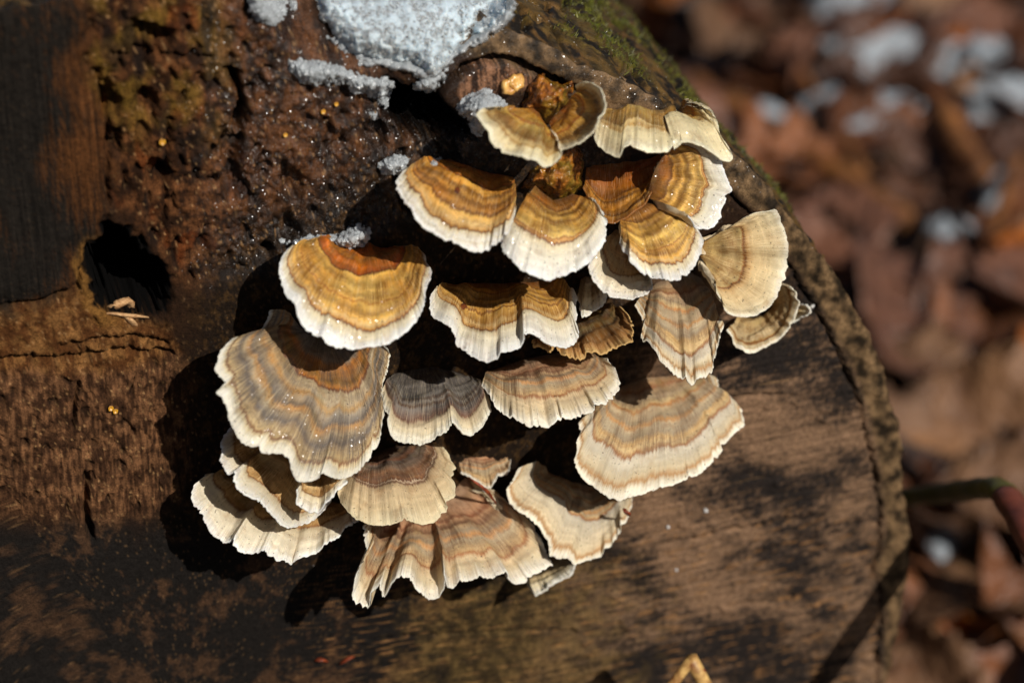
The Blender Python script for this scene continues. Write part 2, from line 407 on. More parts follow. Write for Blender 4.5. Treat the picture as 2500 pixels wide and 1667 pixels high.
mesh_np('cut_face', local(verts.reshape(-1, 3), log), q, M_wood, log,
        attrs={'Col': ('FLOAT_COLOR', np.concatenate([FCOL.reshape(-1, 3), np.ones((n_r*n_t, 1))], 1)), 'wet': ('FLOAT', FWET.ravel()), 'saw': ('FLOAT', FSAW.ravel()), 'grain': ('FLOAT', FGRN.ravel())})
tag(log, 'thick weathered log lying on the leaf litter, its dark cut end carrying the fungi', 'log')
# bark
tb_f = np.linspace(math.radians(-20), math.radians(112), 620)
tb = np.concatenate([tb_f, np.linspace(math.radians(112), math.radians(340), 110)[1:-1]])
yb = np.concatenate([np.linspace(0, 0.16, 190), np.linspace(0.16, 0.5, 110)[1:], np.linspace(0.5, 1.5, 40)[1:]])
T2, Y2 = np.meshgrid(tb, yb)
y0 = np.interp(tb, TH, verts[-2, :, 1])
wgt = np.exp(-Y2/0.05)
YY = Y2+y0[None, :]*wgt
arc = T2*LR
rad = np.interp(tb, TH, RIM)[None, :]*np.exp(-Y2/0.02)+LR*(1-np.exp(-Y2/0.02))
grow = sstep(0, 0.008, Y2)
rad = rad+grow*(0.0016*fbm(arc/0.03, Y2/0.07, 4, 321)+0.0009*fbm(arc/0.005, Y2/0.012, 4, 322)+0.0004*fbm(arc/0.0015, Y2/0.0025, 3, 324))
plate = np.abs(fbm(arc/0.02, Y2/0.06, 3, 323)); rad = rad-0.0035*grow*sstep(0.10, 0.0, plate)
mossy = sstep(0.0, 0.45, fbm(arc/0.03, Y2/0.03, 3, 331)+0.15)*sstep(0.004, 0.03, Y2)
rad = rad+mossy*0.0012*(0.5+fbm(arc/0.0025, Y2/0.0025, 3, 332))
bv = np.stack([LC[0]+rad*np.cos(T2), YY, LC[1]+rad*np.sin(T2)], -1)
nb = fbm(arc/0.012, Y2/0.02, 4, 341); nb2 = fbm(arc/0.003, Y2/0.004, 3, 342)
bc = mixc(np.broadcast_to(lin((38, 29, 19)), T2.shape+(3,)), np.broadcast_to(lin((132, 94, 46)), T2.shape+(3,)), sstep(-0.2, 0.35, 0.6*nb+0.9*nb2+0.05))
bc = mixc(bc, np.broadcast_to(lin((118, 92, 34)), bc.shape), 0.55*sstep(-0.3, 0.4, nb))
bc = mixc(bc, mixc(np.broadcast_to(lin((44, 46, 12)), bc.shape), np.broadcast_to(lin((108, 112, 24)), bc.shape), sstep(-0.2, 0.4, nb2)), 0.95*mossy*sstep(-0.25, 0.25, nb2+0.4*nb))
bc = mixc(bc, np.broadcast_to(lin((26, 20, 14)), bc.shape), 0.8*sstep(0.10, 0.0, plate))
bc = bc*0.62
bwet = np.clip(0.6+0.5*nb, 0, 1)
mesh_np('bark', local(bv.reshape(-1, 3), log), grid_quads(len(yb), len(tb), True)[:, ::-1], M_wood, log,
        attrs={'Col': ('FLOAT_COLOR', np.concatenate([bc.reshape(-1, 3), np.ones((bc.shape[0]*bc.shape[1], 1))], 1)), 'wet': ('FLOAT', bwet.ravel())})
# far end of the log
ca = np.linspace(0, 2*math.pi, 73)[:-1]; rr2 = np.array([0.002, 0.07, 0.14, LR])
fe = np.stack([LC[0]+rr2[:, None]*np.cos(ca), np.full((4, 72), 1.495)+0.004*pnoise(rr2[:, None]*90, ca[None, :]*6, 5), LC[1]+rr2[:, None]*np.sin(ca)], -1).reshape(-1, 3)
mesh_np('far_end', local(fe, log), grid_quads(4, 72, True)[:, ::-1], M_wood, log,
        attrs={'Col': ('FLOAT_COLOR', np.tile(np.append(lin((110, 78, 50)), 1), (len(fe), 1))), 'wet': ('FLOAT', np.zeros(len(fe)))})

# moss tufts standing on the bark
rgm = np.random.default_rng(77)
cand = np.argwhere((mossy > .35) & (Y2 > .012) & (Y2 < .24) & (T2 > math.radians(12)) & (T2 < math.radians(105)))
pick = cand[rgm.choice(len(cand), min(9000, len(cand)), replace=False)]
bp = bv[pick[:, 0], pick[:, 1]]; tt_ = tb[pick[:, 1]]
nr = np.stack([np.cos(tt_), 0*tt_, np.sin(tt_)], 1)+rgm.normal(0, .45, (len(bp), 3)); nr /= np.linalg.norm(nr, axis=1, keepdims=True)
hh = rgm.uniform(.0006, .0024, len(bp))*(0.4+0.6*rgm.random(len(bp))); ww = rgm.uniform(.00018, .00040, len(bp))
sx_ = np.cross(nr, rgm.normal(0, 1, (len(bp), 3))); sx_ /= np.linalg.norm(sx_, axis=1, keepdims=True); sy_ = np.cross(nr, sx_)
bb = bp-nr*.0004
MV = np.stack([bb+sx_*ww[:, None], bb-sx_*ww[:, None]*.5+sy_*ww[:, None]*.87, bb-sx_*ww[:, None]*.5-sy_*ww[:, None]*.87, bp+nr*hh[:, None]], 1)
MT = np.array([(0, 1, 3), (1, 2, 3), (2, 0, 3)])[None]+4*np.arange(len(bp))[:, None, None]
tm = NT('moss_green'); tn = tm.noise(tm.obj(), 220, 3, .6)
tm.link(tm.ramp(tn, [(.3, tuple(lin((46, 40, 10)).tolist())), (.55, tuple(lin((84, 82, 16)).tolist())), (.75, tuple(lin((126, 122, 30)).tolist()))]), tm.b.inputs['Base Color']); tm.b.inputs['Roughness'].default_value = .6
o = mesh_np('moss', MV.reshape(-1, 3), MT.reshape(-1, 3), tm.m, smooth=False); tag(o, 'yellow-green moss tufts on the bark along the top of the log', 'moss', kind='stuff')

def wood_h(p):
    p = np.atleast_2d(np.asarray(p, float)); return face_height(p[:, 0], p[:, 1])[0]

# ------------------------------------------------------------------ BRACKET FUNGI
CROPS = dict(A=(1080, 150, 3.136), B=(650, 350, 2.958), C=(900, 350, 2.851), D=(1400, 400, 2.851), E=(450, 720, 2.305),
             F=(800, 750, 3.137), G=(1300, 750, 2.852), H=(800, 1050, 2.94), K=(0, 0, 1.0))
def px(c, pts):
    x0, y0_, s = CROPS[c]; return [(x0+x/s, y0_+y/s) for x, y in pts]

def stops(style, tbd, rnd):
    S = lambda *c: tuple(lin(c).tolist())
    
    def j(v, a=12):
        k = 1+rnd.uniform(-a, a)/150; return tuple(max(8, min(250, q*k)) for q in v)
    if style in ('wet', 'amber'):
        L = [(0, (56, 28, 8)), (.10, (112, 62, 12)), (.20, (150, 98, 24)), (.29, (176, 120, 36)), (.315, (98, 48, 12)), (.34, (196, 150, 72)),
             (.42, (140, 98, 44)), (.47, (204, 160, 90)), (.52, (116, 84, 44)), (.57, (190, 146, 80)), (.595, (112, 64, 24)), (.62, (204, 164, 100)), (.68, (142, 108, 62))]
        if style == 'amber':
            L = [(0, (50, 26, 8)), (.2, (120, 66, 10)), (.4, (160, 100, 16)), (.6, (172, 120, 24)), (.75, (176, 110, 22)), (1, (150, 84, 20))]
            return [(p, S(*j(c, 8))) for p, c in L]
        if style == 'wet' and rnd.random() < 9 and tbd > .86:      # broad wet centre
            L = [(0, (70, 36, 10)), (.10, (140, 78, 14)), (.22, (172, 112, 26)), (.34, (186, 134, 42)), (.42, (176, 112, 30)), (.445, (84, 40, 12)), (.47, (202, 158, 84)), (.53, (196, 150, 82)), (.56, (120, 86, 44)),
                 (.61, (186, 142, 78)), (.64, (112, 78, 42)), (.70, (160, 118, 64)), (.73, (96, 60, 26)), (.76, (206, 168, 108))]
        m = [(tbd-.05, (218, 182, 120)), (tbd-.014, (200, 150, 84)), (tbd, (92, 40, 14)), (tbd+.020, (214, 198, 160)), (tbd+.09, (222, 212, 186)), (.95, (228, 224, 212)), (1, (240, 239, 234))]
    elif style == 'wetcream':
        L = [(0, (60, 34, 10)), (.08, (120, 76, 22)), (.16, (150, 104, 42)), (.22, (96, 60, 22)), (.25, (190, 150, 84)), (.31, (132, 100, 52)), (.37, (208, 170, 102)), (.45, (140, 110, 62)), (.52, (212, 178, 116)), (.60, (166, 140, 90)), (.645, (214, 182, 120)),
             (.66, (142, 98, 48)), (.675, (206, 170, 106)), (.72, (150, 118, 70)), (.76, (208, 170, 104))]
        m = [(tbd-.04, (220, 186, 124)), (tbd-.014, (204, 150, 80)), (tbd, (98, 40, 14)), (tbd+.020, (220, 204, 166)), (tbd+.08, (226, 216, 190)), (.95, (230, 227, 216)), (1, (242, 242, 238))]
    elif style == 'orangecore':
        L = [(0, (120, 66, 10)), (.12, (186, 106, 18)), (.26, (150, 100, 28)), (.36, (196, 110, 22)), (.43, (160, 78, 16)), (.455, (84, 38, 10)), (.475, (212, 174, 106)), (.54, (160, 134, 82)), (.60, (214, 180, 118)), (.66, (156, 130, 82)), (.70, (212, 178, 116)),
             (.715, (142, 98, 48)), (.73, (206, 170, 106)), (.78, (146, 116, 68)), (.82, (208, 170, 104))]
        m = [(tbd-.03, (220, 186, 124)), (tbd-.012, (204, 150, 80)), (tbd, (98, 40, 14)), (tbd+.020, (220, 204, 166)), (tbd+.06, (226, 216, 190)), (.96, (230, 227, 216)), (1, (242, 242, 238))]
    elif style == 'basin':
        L = [(0, (60, 30, 8)), (.25, (120, 68, 14)), (.45, (150, 96, 26)), (.58, (104, 60, 16)), (.63, (170, 118, 40)), (.68, (60, 32, 10)), (.73, (190, 138, 62)), (.80, (176, 124, 50))]
        m = [(tbd, (150, 98, 36)), (.90, (70, 34, 10)), (.94, (182, 128, 56)), (1, (150, 92, 30))]
    elif style == 'fan':
        L = [(0, (120, 66, 12)), (.08, (172, 112, 18)), (.2, (190, 146, 44)), (.30, (204, 168, 92)), (.34, (170, 106, 40)), (.37, (214, 184, 116)), (.48, (164, 136, 80)), (.57, (134, 110, 68)), (.66, (198, 170, 110))]
        m = [(tbd-.04, (212, 186, 128)), (tbd, (188, 150, 86)), (tbd+.03, (218, 200, 152)), (.95, (222, 208, 168)), (1, (230, 222, 192))]
    elif style == 'fanline':
        L = [(0, (140, 96, 40)), (.12, (190, 156, 92)), (.26, (184, 154, 98)), (.36, (206, 176, 122)), (.42, (194, 164, 110))]
        m = [(tbd-.03, (190, 164, 108)), (tbd-.008, (150, 92, 44)), (tbd, (96, 52, 22)), (tbd+.03, (190, 150, 96)), (tbd+.10, (206, 178, 130)), (.80, (202, 180, 138)), (.94, (216, 200, 164)), (1, (236, 228, 206))]
    elif style == 'grey':
        L = [(0, (104, 98, 94)), (.16, (142, 132, 122)), (.24, (150, 132, 112)), (.28, (196, 122, 40)), (.33, (166, 104, 28)), (.40, (150, 104, 34)), (.44, (196, 126, 48)), (.46, (112, 54, 26)), (.485, (196, 174, 138)),
             (.56, (168, 150, 122)), (.60, (190, 150, 96)), (.64, (164, 150, 130)), (.69, (124, 114, 106)), (.72, (190, 146, 92)), (.76, (168, 150, 122)), (.81, (112, 102, 96)), (.85, (176, 152, 116))]
        m = [(tbd-.02, (196, 168, 120)), (tbd, (124, 78, 44)), (tbd+.02, (206, 186, 146)), (.96, (224, 214, 188)), (1, (240, 234, 218))]
    elif style == 'dry':
        L = [(0, (120, 100, 84)), (.08, (168, 142, 114)), (.16, (188, 144, 102)), (.20, (136, 84, 52)), (.235, (190, 158, 124)), (.31, (166, 146, 120)), (.36, (204, 176, 132)), (.39, (178, 122, 70)), (.42, (190, 168, 138)),
             (.49, (164, 146, 122)), (.53, (192, 142, 90)), (.56, (186, 168, 142)), (.63, (168, 152, 130)), (.67, (198, 162, 112))]
        m = [(tbd-.03, (206, 176, 126)), (tbd, (150, 96, 54)), (tbd+.025, (204, 192, 170)), (tbd+.08, (196, 184, 160)), (.90, (206, 186, 150)), (.94, (176, 132, 84)), (.97, (220, 206, 178)), (1, (236, 228, 208))]
    elif style == 'pink':
        L = [(0, (112, 94, 80)), (.12, (160, 132, 110)), (.25, (176, 136, 108)), (.33, (186, 140, 108)), (.38, (130, 76, 50)), (.41, (184, 142, 108)), (.47, (120, 84, 62)), (.5, (186, 154, 118)), (.56, (150, 134, 114)), (.60, (190, 140, 92)), (.64, (180, 164, 140))]
        m = [(tbd-.02, (196, 160, 110)), (tbd, (160, 104, 62)), (tbd+.03, (206, 180, 140)), (.9, (214, 196, 160)), (1, (238, 232, 216))]
    elif style == 'slate':
        L = [(0, (64, 58, 54)), (.3, (96, 88, 82)), (.55, (104, 98, 92)), (.60, (78, 60, 50)), (.63, (132, 122, 112)), (.67, (92, 64, 48)), (.70, (128, 118, 110))]
        m = [(tbd, (112, 78, 60)), (tbd+.03, (186, 164, 132)), (tbd+.12, (222, 206, 172)), (1, (238, 232, 214))]
    elif style == 'rust':
        L = [(0, (78, 58, 48)), (.2, (118, 96, 80)), (.3, (140, 88, 62)), (.36, (120, 106, 94)), (.48, (126, 104, 86)), (.56, (150, 106, 74)), (.62, (112, 78, 56))]
        m = [(tbd-.03, (140, 96, 62)), (tbd-.008, (96, 58, 40)), (tbd, (206, 178, 146)), (tbd+.02, (100, 66, 48)), (tbd+.05, (200, 172, 132)), (.9, (214, 190, 148)), (1, (228, 212, 174))]
    elif style == 'brown':
        L = [(0, (52, 40, 24)), (.2, (92, 74, 46)), (.34, (66, 44, 30)), (.46, (108, 92, 56)), (.55, (60, 42, 28)), (.62, (120, 88, 50))]
        m = [(tbd, (130, 88, 46)), (.9, (172, 124, 70)), (1, (204, 164, 104))]
    elif style == 'cream':
        L = [(0, (118, 84, 44)), (.2, (182, 138, 84)), (.4, (204, 164, 112)), (.55, (206, 176, 130))]
        m = [(tbd-.02, (200, 160, 104)), (tbd, (130, 84, 46)), (tbd+.03, (214, 196, 160)), (.93, (226, 216, 192)), (1, (242, 240, 232))]
    else:  # pale
        L = [(0, (130, 104, 70)), (.3, (190, 164, 122)), (.5, (206, 184, 142))]
        m = [(tbd, (206, 184, 140)), (.9, (222, 210, 180)), (1, (240, 236, 222))]
    if style == 'fan': L = [(min(p*1.28, .99), (c[0]*1.05, c[1]*1.02, c[2]*.85)) for p, c in L]
    if style in ('wet', 'wetcream', 'orangecore', 'basin'):
        L = [(p, (min(240, c[0]*1.13), min(225, c[1]*1.08), c[2]*0.86)) for p, c in L]
    if style in ('dry', 'pink', 'cream'):
        L = [(p, (c[0]*1.03, c[1]*1.02, c[2]*0.97)) for p, c in L]
    out = [(p, S(*j(c))) for p, c in L if p < tbd-.03]+[(p, S(*j(c, 6))) for p, c in m]
    return out

def mat_cap(name, style, tbd, wet, rnd):
    t = NT(name); a = t.attr('zone').outputs['Vector']; oc = t.obj()
    sep = t.new('SeparateXYZ'); t.link(a, sep.inputs[0]); zt = sep.outputs[1]
    w1 = t.noise(t.vmul(a, (0.9, 2.2, 3.0)), 1.6, 3, 0.5)
    w2 = t.noise(t.vmul(a, (6, 2.0, 3.0)), 2.2, 3, 0.6)
    fib = t.noise(t.vmul(a, (26, 2.4, 3.0)), 2.0, 4, 0.65)
    lim = t.math('MULTIPLY', t.maprange(zt, 0.0, 0.15, 0.0, 1.0), t.maprange(zt, 0.97, 1.0, 1.0, 0.25))
    d = t.math('ADD', t.math('MULTIPLY', t.math('SUBTRACT', w1, 0.5), 0.12), t.math('MULTIPLY', t.math('SUBTRACT', w2, 0.5), 0.06))
    d = t.math('ADD', d, t.math('MULTIPLY', t.math('SUBTRACT', fib, 0.5), 0.035))
    zz = t.math('ADD', zt, t.math('MULTIPLY', d, lim))
    col = t.ramp(zz, stops(style, tbd, rnd))
    # fine uneven growth rings
    zv = t.new('CombineXYZ'); t.link(t.math('MULTIPLY', sep.outputs[0], 0.7), zv.inputs[0]); t.link(t.math('MULTIPLY', zz, 22.0), zv.inputs[1]); t.link(sep.outputs[2], zv.inputs[2])
    ring = t.noise(zv.outputs[0], 1.0, 3, 0.6)
    rl = t.math('MULTIPLY', t.maprange(t.math('ABSOLUTE', t.math('SUBTRACT', ring, 0.5)), 0.0, 0.030, 1.0, 0.0), t.maprange(zt, tbd-.02, tbd+.03, .42, .10))
    lc = tuple(lin({'grey': (96, 70, 48), 'slate': (58, 44, 38), 'dry': (138, 92, 56), 'pink': (120, 72, 46), 'rust': (84, 48, 34)}.get(style, (104, 58, 18))).tolist())+(1,)
    col = t.mix(t.math('MULTIPLY', rl, 0.0 if style == 'amber' else 1.0), col, lc)
    shade = t.maprange(ring, 0.3, 0.7, 0.86, 1.14)
    cg = t.new('CombineColor')
    for k in range(3): t.link(shade, cg.inputs[k])
    col = t.mix(1.0, col, cg.outputs[0], 'MULTIPLY')
    if wet > .3:                                       # amber stain where the cap is soaked
        stn = t.math('MULTIPLY', t.maprange(t.noise(oc, 85, 4, .6), .40, .60, 0.0, .8*min(1, wet+.2)), t.maprange(zt, tbd-.25, tbd+.05, 1.0, .06))
        col = t.mix(stn, col, (1.0, .66, .20, 1), 'MULTIPLY')
    alg = t.math('MULTIPLY', t.maprange(t.noise(oc, 120, 4, .65), .55, .68, 0.0, .45), t.maprange(zt, .3, tbd+.05, 1.0, .1))
    if style != 'amber': col = t.mix(alg, col, tuple(lin((124, 108, 44)).tolist())+(1,))
    # radial streaks, stronger in patches
    patch = t.noise(t.vmul(a, (1.4, 5.0, 3.0)), 1.0, 2, 0.5)
    st = t.math('MULTIPLY', t.maprange(fib, 0.40, 0.64, 1.0, 0.0), t.maprange(patch, 0.40, 0.60, 0.10, 0.85))
    st = t.math('MULTIPLY', st, t.maprange(zt, tbd-0.02, tbd+0.06, 1.0, 0.34))
    if style == 'amber': st = t.maprange(t.noise(oc, 420, 5, .65), .46, .60, 0.0, .85)
    dark = tuple(lin({'grey': (84, 76, 70), 'slate': (52, 46, 42), 'dry': (120, 96, 74), 'pink': (110, 78, 58), 'rust': (80, 58, 44)}.get(style, (116, 72, 18))).tolist())+(1,)
    col = t.mix(st, col, dark)
    light = t.math('MULTIPLY', t.maprange(fib, 0.52, 0.72, 0.0, 0.35), 0.0 if style == 'amber' else 1.0)
    col = t.mix(light, col, tuple(lin((232, 214, 176)).tolist())+(1,))
    mot = t.noise(oc, 260, 4, 0.6)
    col = t.mix(t.maprange(mot, 0.55, 0.75, 0.0, 0.35), col, tuple(lin({'grey': (120, 86, 40), 'dry': (150, 112, 74), 'pink': (150, 110, 80), 'slate': (60, 52, 46)}.get(style, (146, 92, 26))).tolist())+(1,))
    spk = t.noise(oc, 1500, 2, 0.5)
    col = t.mix(t.maprange(spk, 0.66, 0.72, 0.0, 0.7), col, (0.03, 0.018, 0.008, 1))
    t.link(col, t.b.inputs['Base Color'])
    fine = t.noise(oc, 3400, 3, 0.6)
    t.link(t.maprange(mot, 0.3, 0.7, 0.62-0.30*wet, 0.80-0.25*wet), t.b.inputs['Roughness'])
    t.b.inputs['Specular IOR Level'].default_value = 0.25+0.15*wet
    t.b.inputs['Subsurface Weight'].default_value = 0.12
    t.b.inputs['Subsurface Radius'].default_value = (0.0012, 0.0008, 0.0004)
    t.b.inputs['Subsurface Scale'].default_value = 1.0
    b = t.bump(t.noise(oc, 700, 4, .6) if style == 'amber' else fib, 0.0012 if style == 'amber' else 0.00028, 0.6); b = t.bump(fine, 0.00022, 0.6, b)
    t.link(b, t.b.inputs['Normal'])
    if wet > 0.3:
        t.link(t.maprange(mot, 0.45, 0.60, 0.0, min(1.0, 1.2*wet)), t.b.inputs['Coat Weight'])
        t.b.inputs['Coat Roughness'].default_value = 0.17
        t.link(t.facets(oc, 2600, 0.85), t.b.inputs['Coat Normal'])
    return t.m
def mat_pore():
    t = NT('pore_surface'); oc = t.obj()
    n = t.noise(oc, 350, 4, 0.6); f = t.noise(oc, 4200, 2, 0.5)
    col = t.ramp(n, [(0.3, tuple(lin((188, 160, 116)).tolist())), (0.7, tuple(lin((228, 214, 184)).tolist()))])
    t.link(col, t.b.inputs['Base Color']); t.b.inputs['Roughness'].default_value = 0.85
    t.link(t.bump(f, 0.0003, 0.8), t.b.inputs['Normal']); return t.m
M_pore = mat_pore()

def frame(n):
    n = np.asarray(n, float); n = n/np.linalg.norm(n); x = np.cross((0, 0, 1.0), n); x /= np.linalg.norm(x)+1e-9
    return np.stack([x, np.cross(n, x), n], 1)
def simple_mat(name, c1, c2, scale, rough=0.6, bump=0.0003, spec=0.4):
    t = NT(name); oc = t.obj(); n = t.noise(oc, scale, 4, 0.6)
    t.link(t.ramp(n, [(0.32, tuple(lin(c1).tolist())), (0.68, tuple(lin(c2).tolist()))]), t.b.inputs['Base Color'])
    t.b.inputs['Roughness'].default_value = rough; t.b.inputs['Specular IOR Level'].default_value = spec
    t.link(t.bump(n, bump, 0.7), t.b.inputs['Normal']); return t.m
M_spot = simple_mat('brown_blemish', (58, 28, 8), (120, 58, 16), 900, .6)
def resample(P, n):
    P = np.asarray(P, float); d = np.r_[0, np.cumsum(np.hypot(*np.diff(P, axis=0).T))]
    d /= d[-1]; s = np.linspace(0, 1, n)
    return np.stack([np.interp(s, d, P[:, 0]), np.interp(s, d, P[:, 1])], 1)
def smooth1(A, w):
    if w < 1: return A
    k = np.hanning(2*w+3)[1:-1]; k /= k.sum()
    pad = np.concatenate([2*A[:1]-A[1:w+1][::-1], A, 2*A[-1:]-A[-w-1:-1][::-1]], 0)
    return np.stack([np.convolve(pad[:, c], k, 'valid') for c in range(A.shape[1])], 1)

def lobe(root, base, margin, hm, hb=-0.003, style='wet', tbd=0.80, wet=0.5, bulge=0.10, ripple=0.0007, teeth=5.0, thick=0.0016,
         droop=0.0, seed=1, mat=None, hprof=None, radial=0.0004, root_w=0.45, wrinkle=0.0011, spots=()):
    rnd = random.Random(seed)
    base = np.asarray(base, float); bm = resample(base, 41)[20]; base = bm+(base-bm)*root_w
    L = np.hypot(*np.diff(np.asarray(margin, float), axis=0).T).sum()
    n = int(max(60, min(640, L/3.6)))
    M = resample(margin, n); M = smooth1(M, 1); B = smooth1(resample(base, n), max(2, n//40))
    Ms = smooth1(M, max(3, n//26))
    s = np.linspace(0, 1, n)
    # ragged growing edge
    out = M-B; ln = np.hypot(out[:, 0], out[:, 1])+1e-6; out = out/ln[:, None]
    sl_ = s*L
    tt = teeth*(0.45*pnoise(sl_/15, sl_*0, seed)+0.55*pnoise(sl_/7.5, sl_*0+5, seed)-0.8*np.clip(np.abs(pnoise(sl_/22, sl_*0+9, seed))-.15, 0, 1))
    splits = [(rnd.uniform(.08, .92), rnd.uniform(4, 9), rnd.uniform(.4, 1)) for _ in range(int(L/230)+1)]
    for s0, wd, am in splits: tt = tt-am*(4+teeth*1.1)*np.exp(-((sl_-s0*L)/wd)**2)
    corner = sstep(0, 0.45*np.percentile(ln, 80), ln)
    ph = sl_/13+0.9*pnoise(sl_/30, sl_*0+3, seed+20); tri = 1-2*np.abs(ph-np.floor(ph)-.5)*2
    tt = tt+0.55*teeth*tri*np.clip(.45+1.1*pnoise(sl_/60, sl_*0+7, seed+21), 0, 1.2)
    M = M+out*(tt*corner)[:, None]
    # height above the cut face grows with the reach of the bracket
    if hprof is not None:
        hs = np.interp(s, np.linspace(0, 1, len(hprof)), hprof)
    else:
        hs = hb+(hm-hb)*np.clip(ln/np.percentile(ln, 85), 0, 1.12)**0.75
    hs = smooth1(hs[:, None], max(2, n//30))[:, 0]
    hs = hs+corner*ripple*(2.2*pnoise(s*5+seed, s*0, seed+3)+0.7*pnoise(s*17, s*0, seed+4))
    B3 = at(B, hb); M3 = at(M, hs); S3 = at(Ms, hs)
    nt = int(max(24, min(80, np.percentile(ln, 80)/4.2)))
    t = np.linspace(0, 1, nt)
    kb = int(np.argmin(abs(t-tbd)))
    T = t[:, None, None]
    P = B3[None]+(S3-B3)[None]*T+((M3-S3)[None])*sstep(0.68, 1.0, T)
    # mean normal of the sheet
    e1 = np.gradient(P, axis=0); e2 = np.gradient(P, axis=1)
    N = np.cross(e2, e1); N0 = N.reshape(-1, 3).mean(0); N0 /= np.linalg.norm(N0)
    if N0 @ (CDIR+np.array([0, 0, 0.6])) < 0: N0 = -N0
    reach = np.linalg.norm(S3-B3, axis=1)
    dome = (np.sin(math.pi*np.clip(t, 0, 1)**1.15))[:, None]*bulge*reach[None, :]
    TT = t[:, None]; SS = s[None, :]
    rel = dome
    rel = rel+corner[None, :]*radial*TT**1.3*(0.9*pnoise(SS*L/85+0*TT, TT*1.2+seed, seed+7)+0.28*pnoise(SS*L/30+0*TT, TT*1.6, seed+8))*1.3
    rel = rel+corner[None, :]*wrinkle*sstep(0, .35, TT)*(pnoise(SS*L/150+0*TT, TT*2.2+seed, seed+31)+0.5*pnoise(SS*L/70+2*TT, TT*4.5, seed+32))
    rel = rel+0.00007*TT*pnoise(SS*L/7+0*TT, TT*2.5, seed+9)
    for s0, wd, am in splits: rel = rel-am*0.00032*np.exp(-((SS-s0)*L/(wd*1.5))**2)*sstep(.35, .95, TT)*corner[None, :]
    zw = TT+0.05*pnoise(SS*5+0*TT, TT*3, seed+10)
    rel = rel+0.00042*pnoise(zw*9.0, SS*1.5, seed+11)*sstep(0, .2, TT)*sstep(1.0, .85, TT)+0.00020*pnoise(zw*24, SS*2, seed+12)*sstep(1.0, .9, TT)
    zl = np.abs(zw-tbd); rel = rel-0.00030*sstep(0.030, 0.0, zl)
    rel = rel-droop*sstep(0.75, 1.0, TT)**2
    P = P+rel[..., None]*N0
    e1 = np.gradient(P, axis=0); e2 = np.gradient(P, axis=1)
    N = np.cross(e2, e1); flip = (N.reshape(-1, 3) @ N0).mean() < 0
    if flip: N = -N
    N /= np.linalg.norm(N, axis=-1, keepdims=True)+1e-12
    Nf = N.copy()                                    # calm direction for the thickness
    for _ in range(5):
        Nf[1:-1] = (Nf[:-2]+Nf[1:-1]*2+Nf[2:])/4; Nf[:, 1:-1] = (Nf[:, :-2]+Nf[:, 1:-1]*2+Nf[:, 2:])/4
    Nf = Nf+0.9*N0; Nf /= np.linalg.norm(Nf, axis=-1, keepdims=True)+1e-12
    zone = np.stack(np.broadcast_arrays(SS*L*0.01+0*TT, TT+0*SS, np.full((nt, n), seed*0.37)), -1)
    oc_ = np.array(root.location)
    Q = grid_quads(nt, n)
    if not flip: pass
    tri_n = np.cross(P.reshape(-1, 3)[Q[:, 1]]-P.reshape(-1, 3)[Q[:, 0]], P.reshape(-1, 3)[Q[:, 3]]-P.reshape(-1, 3)[Q[:, 0]])
    if (tri_n @ N0).mean() < 0: Q = Q[:, ::-1]; fl = True
    else: fl = False
    rows = Q.shape[0]//(nt-1)
    if mat is None:
        mat = mat_cap('zoned_cap', style, tbd, wet, rnd)
    # cap : rows 0..kb
    idx = (kb+1)*n
    mesh_np('cap', P.reshape(-1, 3)[:idx]-oc_, Q[:kb*rows], mat, root, normals=N.reshape(-1, 3)[:idx], attrs={'zone': ('FLOAT_VECTOR', zone.reshape(-1, 3)[:idx])})
    # margin : rows kb..end plus the rounded lip
    th = thick*(1.7*(1-t)**1.3+0.46)
    outd = P[-1]-P[-4]; outd = outd-(outd*Nf[-1]).sum(1, keepdims=True)*Nf[-1]; outd /= np.linalg.norm(outd, axis=1, keepdims=True)+1e-12
    lipA = P[-1]-Nf[-1]*th[-1]*0.28+outd*th[-1]*0.30
    lipB = P[-1]-Nf[-1]*th[-1]*0.72+outd*th[-1]*0.26
    bot_edge = P[-1]-Nf[-1]*th[-1]
    mv = np.concatenate([P[kb:].reshape(-1, 3), lipA, lipB, bot_edge]); mr = nt-kb+3
    nn = Nf[-1]*0.75+outd*0.65; nn2 = outd*0.9-Nf[-1]*0.4
    mn = np.concatenate([N[kb:].reshape(-1, 3), nn, nn2, -Nf[-1]])
    mz = np.concatenate([zone[kb:].reshape(-1, 3)]+[zone[-1]]*3)
    mq = grid_quads(mr, n)
    if fl: mq = mq[:, ::-1]
    mesh_np('margin', mv-oc_, mq, mat, root, normals=mn, attrs={'zone': ('FLOAT_VECTOR', mz)})
    for (su, sv_, sr) in spots:                        # brown blemishes on the skin
        qd = P.reshape(-1, 3)-CPOS; dd = -(qd @ CDIR)
        k = np.argmin(np.hypot(1250+FPX*(qd @ RIGHT)/dd-su, 833.5-FPX*(qd @ UP)/dd-sv_))
        aa = np.linspace(0, 2*math.pi, 15)[:-1]; fr = frame(N.reshape(-1, 3)[k]); V_ = []
        for rr3, hh3 in ((.02, .00012), (.6, .00016), (.9, .0001), (1.05, -.0004)):
            w_ = sr*rr3*(1+.25*np.sin(aa*2+seed)+.15*np.sin(aa*5)); V_.append(np.stack([w_*np.cos(aa), w_*np.sin(aa), 0*aa+hh3], 1) @ fr.T+P.reshape(-1, 3)[k])
        mesh_np('blemish', np.concatenate(V_)-oc_, grid_quads(4, 14, True), M_spot, root)
    # underside and side walls
    kk = np.unique(np.linspace(0, nt-1, 14).astype(int))
    Bt = P[kk]-Nf[kk]*th[kk][:, None, None]
    uv = Bt.reshape(-1, 3); uq = grid_quads(len(kk), n)
    if not fl: uq = uq[:, ::-1]
